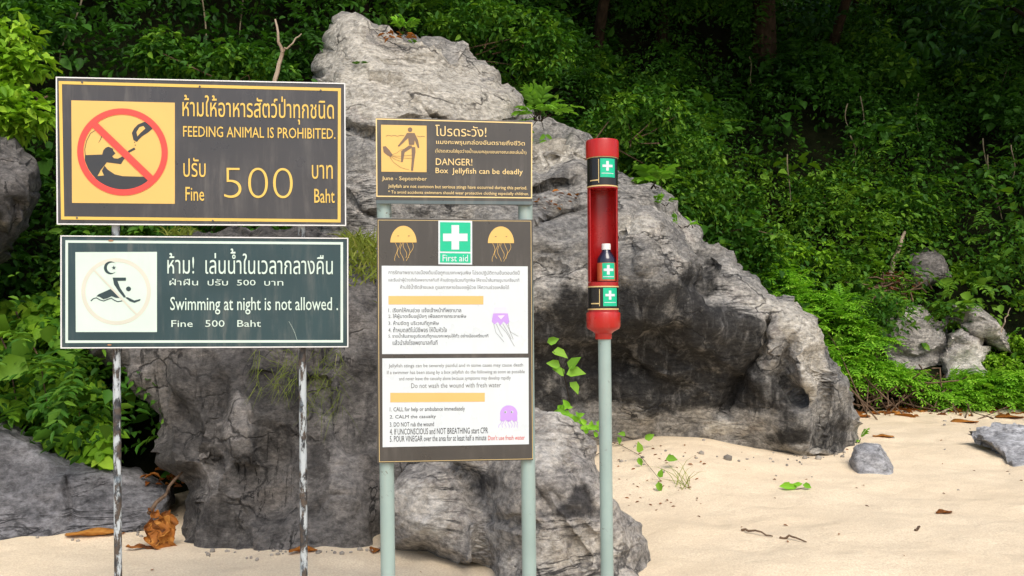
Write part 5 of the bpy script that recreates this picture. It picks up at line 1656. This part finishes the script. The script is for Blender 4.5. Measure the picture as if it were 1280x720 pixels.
# thin vine stems hanging down the leafy slope
rs = np.random.RandomState(811)
liana = None
for k in range(16):
    px, py = (rs.uniform(770, 1250), rs.uniform(90, 250)) if k < 12 else (rs.uniform(20, 380), rs.uniform(20, 90))
    h = on_hill(px, py)
    top = h + np.array([0, -0.75, 0.55])
    L = rs.uniform(0.5, 1.3)
    pts = [top + np.array([0.05 * math.sin(4 * u + k) + 0.12 * u * math.sin(k * 2.1), -0.10 * u, -L * u]) for u in np.linspace(0, 1, 9)]
    base = pts[0]
    o = MB().tube(np.array(pts) - base, np.linspace(0.010, 0.006, 9), 5).build('hanging_stem', M['liana'], None, Matrix.Translation(base))
    tag(o, 'thin pale vine stem hanging down the leafy slope', 'vine', 'vine stems hanging on the slope')

# tangle of dead brown creeper above the half hidden rock
rs = np.random.RandomState(821)
b0 = on_hill(1110, 385)
mb = MB()
for k in range(30):
    h = on_hill(rs.uniform(1075, 1125), rs.uniform(378, 408)) + np.array([0, -0.5, 0.4])
    e = h + rs.normal(size=3) * np.array([0.18, 0.1, 0.13])
    mb.tube(np.array([h, (h + e) / 2 + rs.normal(size=3) * 0.06, e]) - b0, 0.011, 4)
root = empty('dead_creeper', b0, 'tangle of dead brown creeper on the slope above the half hidden grey rock', 'creeper')
mb.build('stem', M['twig'], root)
C = np.array([on_hill(rs.uniform(1078, 1125), rs.uniform(380, 408)) + np.array([0, -0.5, 0.4]) for k in range(14)])
link('foliage', leaf_mesh('foliage', [clumps(C, np.full(14, 0.16), 6, 0.08, rs, 0.0)], b0), M['husk'], root)

# pebbles and coral bits: nobody could count them
Vp, Fp, n = [], [], 0
t_ = (1 + 5 ** 0.5) / 2
ico = unit(np.array([(-1, t_, 0), (1, t_, 0), (-1, -t_, 0), (1, -t_, 0), (0, -1, t_), (0, 1, t_), (0, -1, -t_), (0, 1, -t_), (t_, 0, -1), (t_, 0, 1), (-t_, 0, -1), (-t_, 0, 1)], float))
icf = np.array([(0, 11, 5), (0, 5, 1), (0, 1, 7), (0, 7, 10), (0, 10, 11), (1, 5, 9), (5, 11, 4), (11, 10, 2), (10, 7, 6), (7, 1, 8), (3, 9, 4), (3, 4, 2), (3, 2, 6), (3, 6, 8), (3, 8, 9), (4, 9, 5), (2, 4, 11), (6, 2, 10), (8, 6, 7), (9, 8, 1)])
for k in range(140):
    r_ = rs.uniform()
    if r_ < 0.3:
        g_ = ground(rs.uniform(225, 480), 688 + abs(rs.normal()) * 6)
    elif r_ < 0.6:
        g_ = ground(rs.uniform(770, 1065), 556 + 0.06 * rs.uniform(0, 300) + abs(rs.normal()) * 10)
    elif r_ < 0.7:
        g_ = ground(rs.uniform(0, 210), 664 + abs(rs.normal()) * 6)
    else:
        g_ = Vector((rs.uniform(-3, 6), rs.uniform(4.8, 11), 0))
        g_.z = float(sand_z(g_.x, g_.y))
    s_ = rs.uniform(0.006, 0.02) * (1.8 if rs.uniform() < 0.08 else 1)
    Vp.append(ico * s_ * rs.uniform(0.6, 1.3, 3) * rs.uniform(0.8, 1.15, (12, 1)) + np.array(g_) + (0, 0, s_ * 0.25))
    Fp.append(icf + n)
    n += 12
tag(link('pebbles', mesh_from('pebbles', np.concatenate(Vp) - (1, 8, 0), np.concatenate(Fp)), M['pebble'], M=Matrix.Translation((1, 8, 0))), 'small grey pebbles and shell bits scattered on the sand', 'pebbles', kind='stuff')
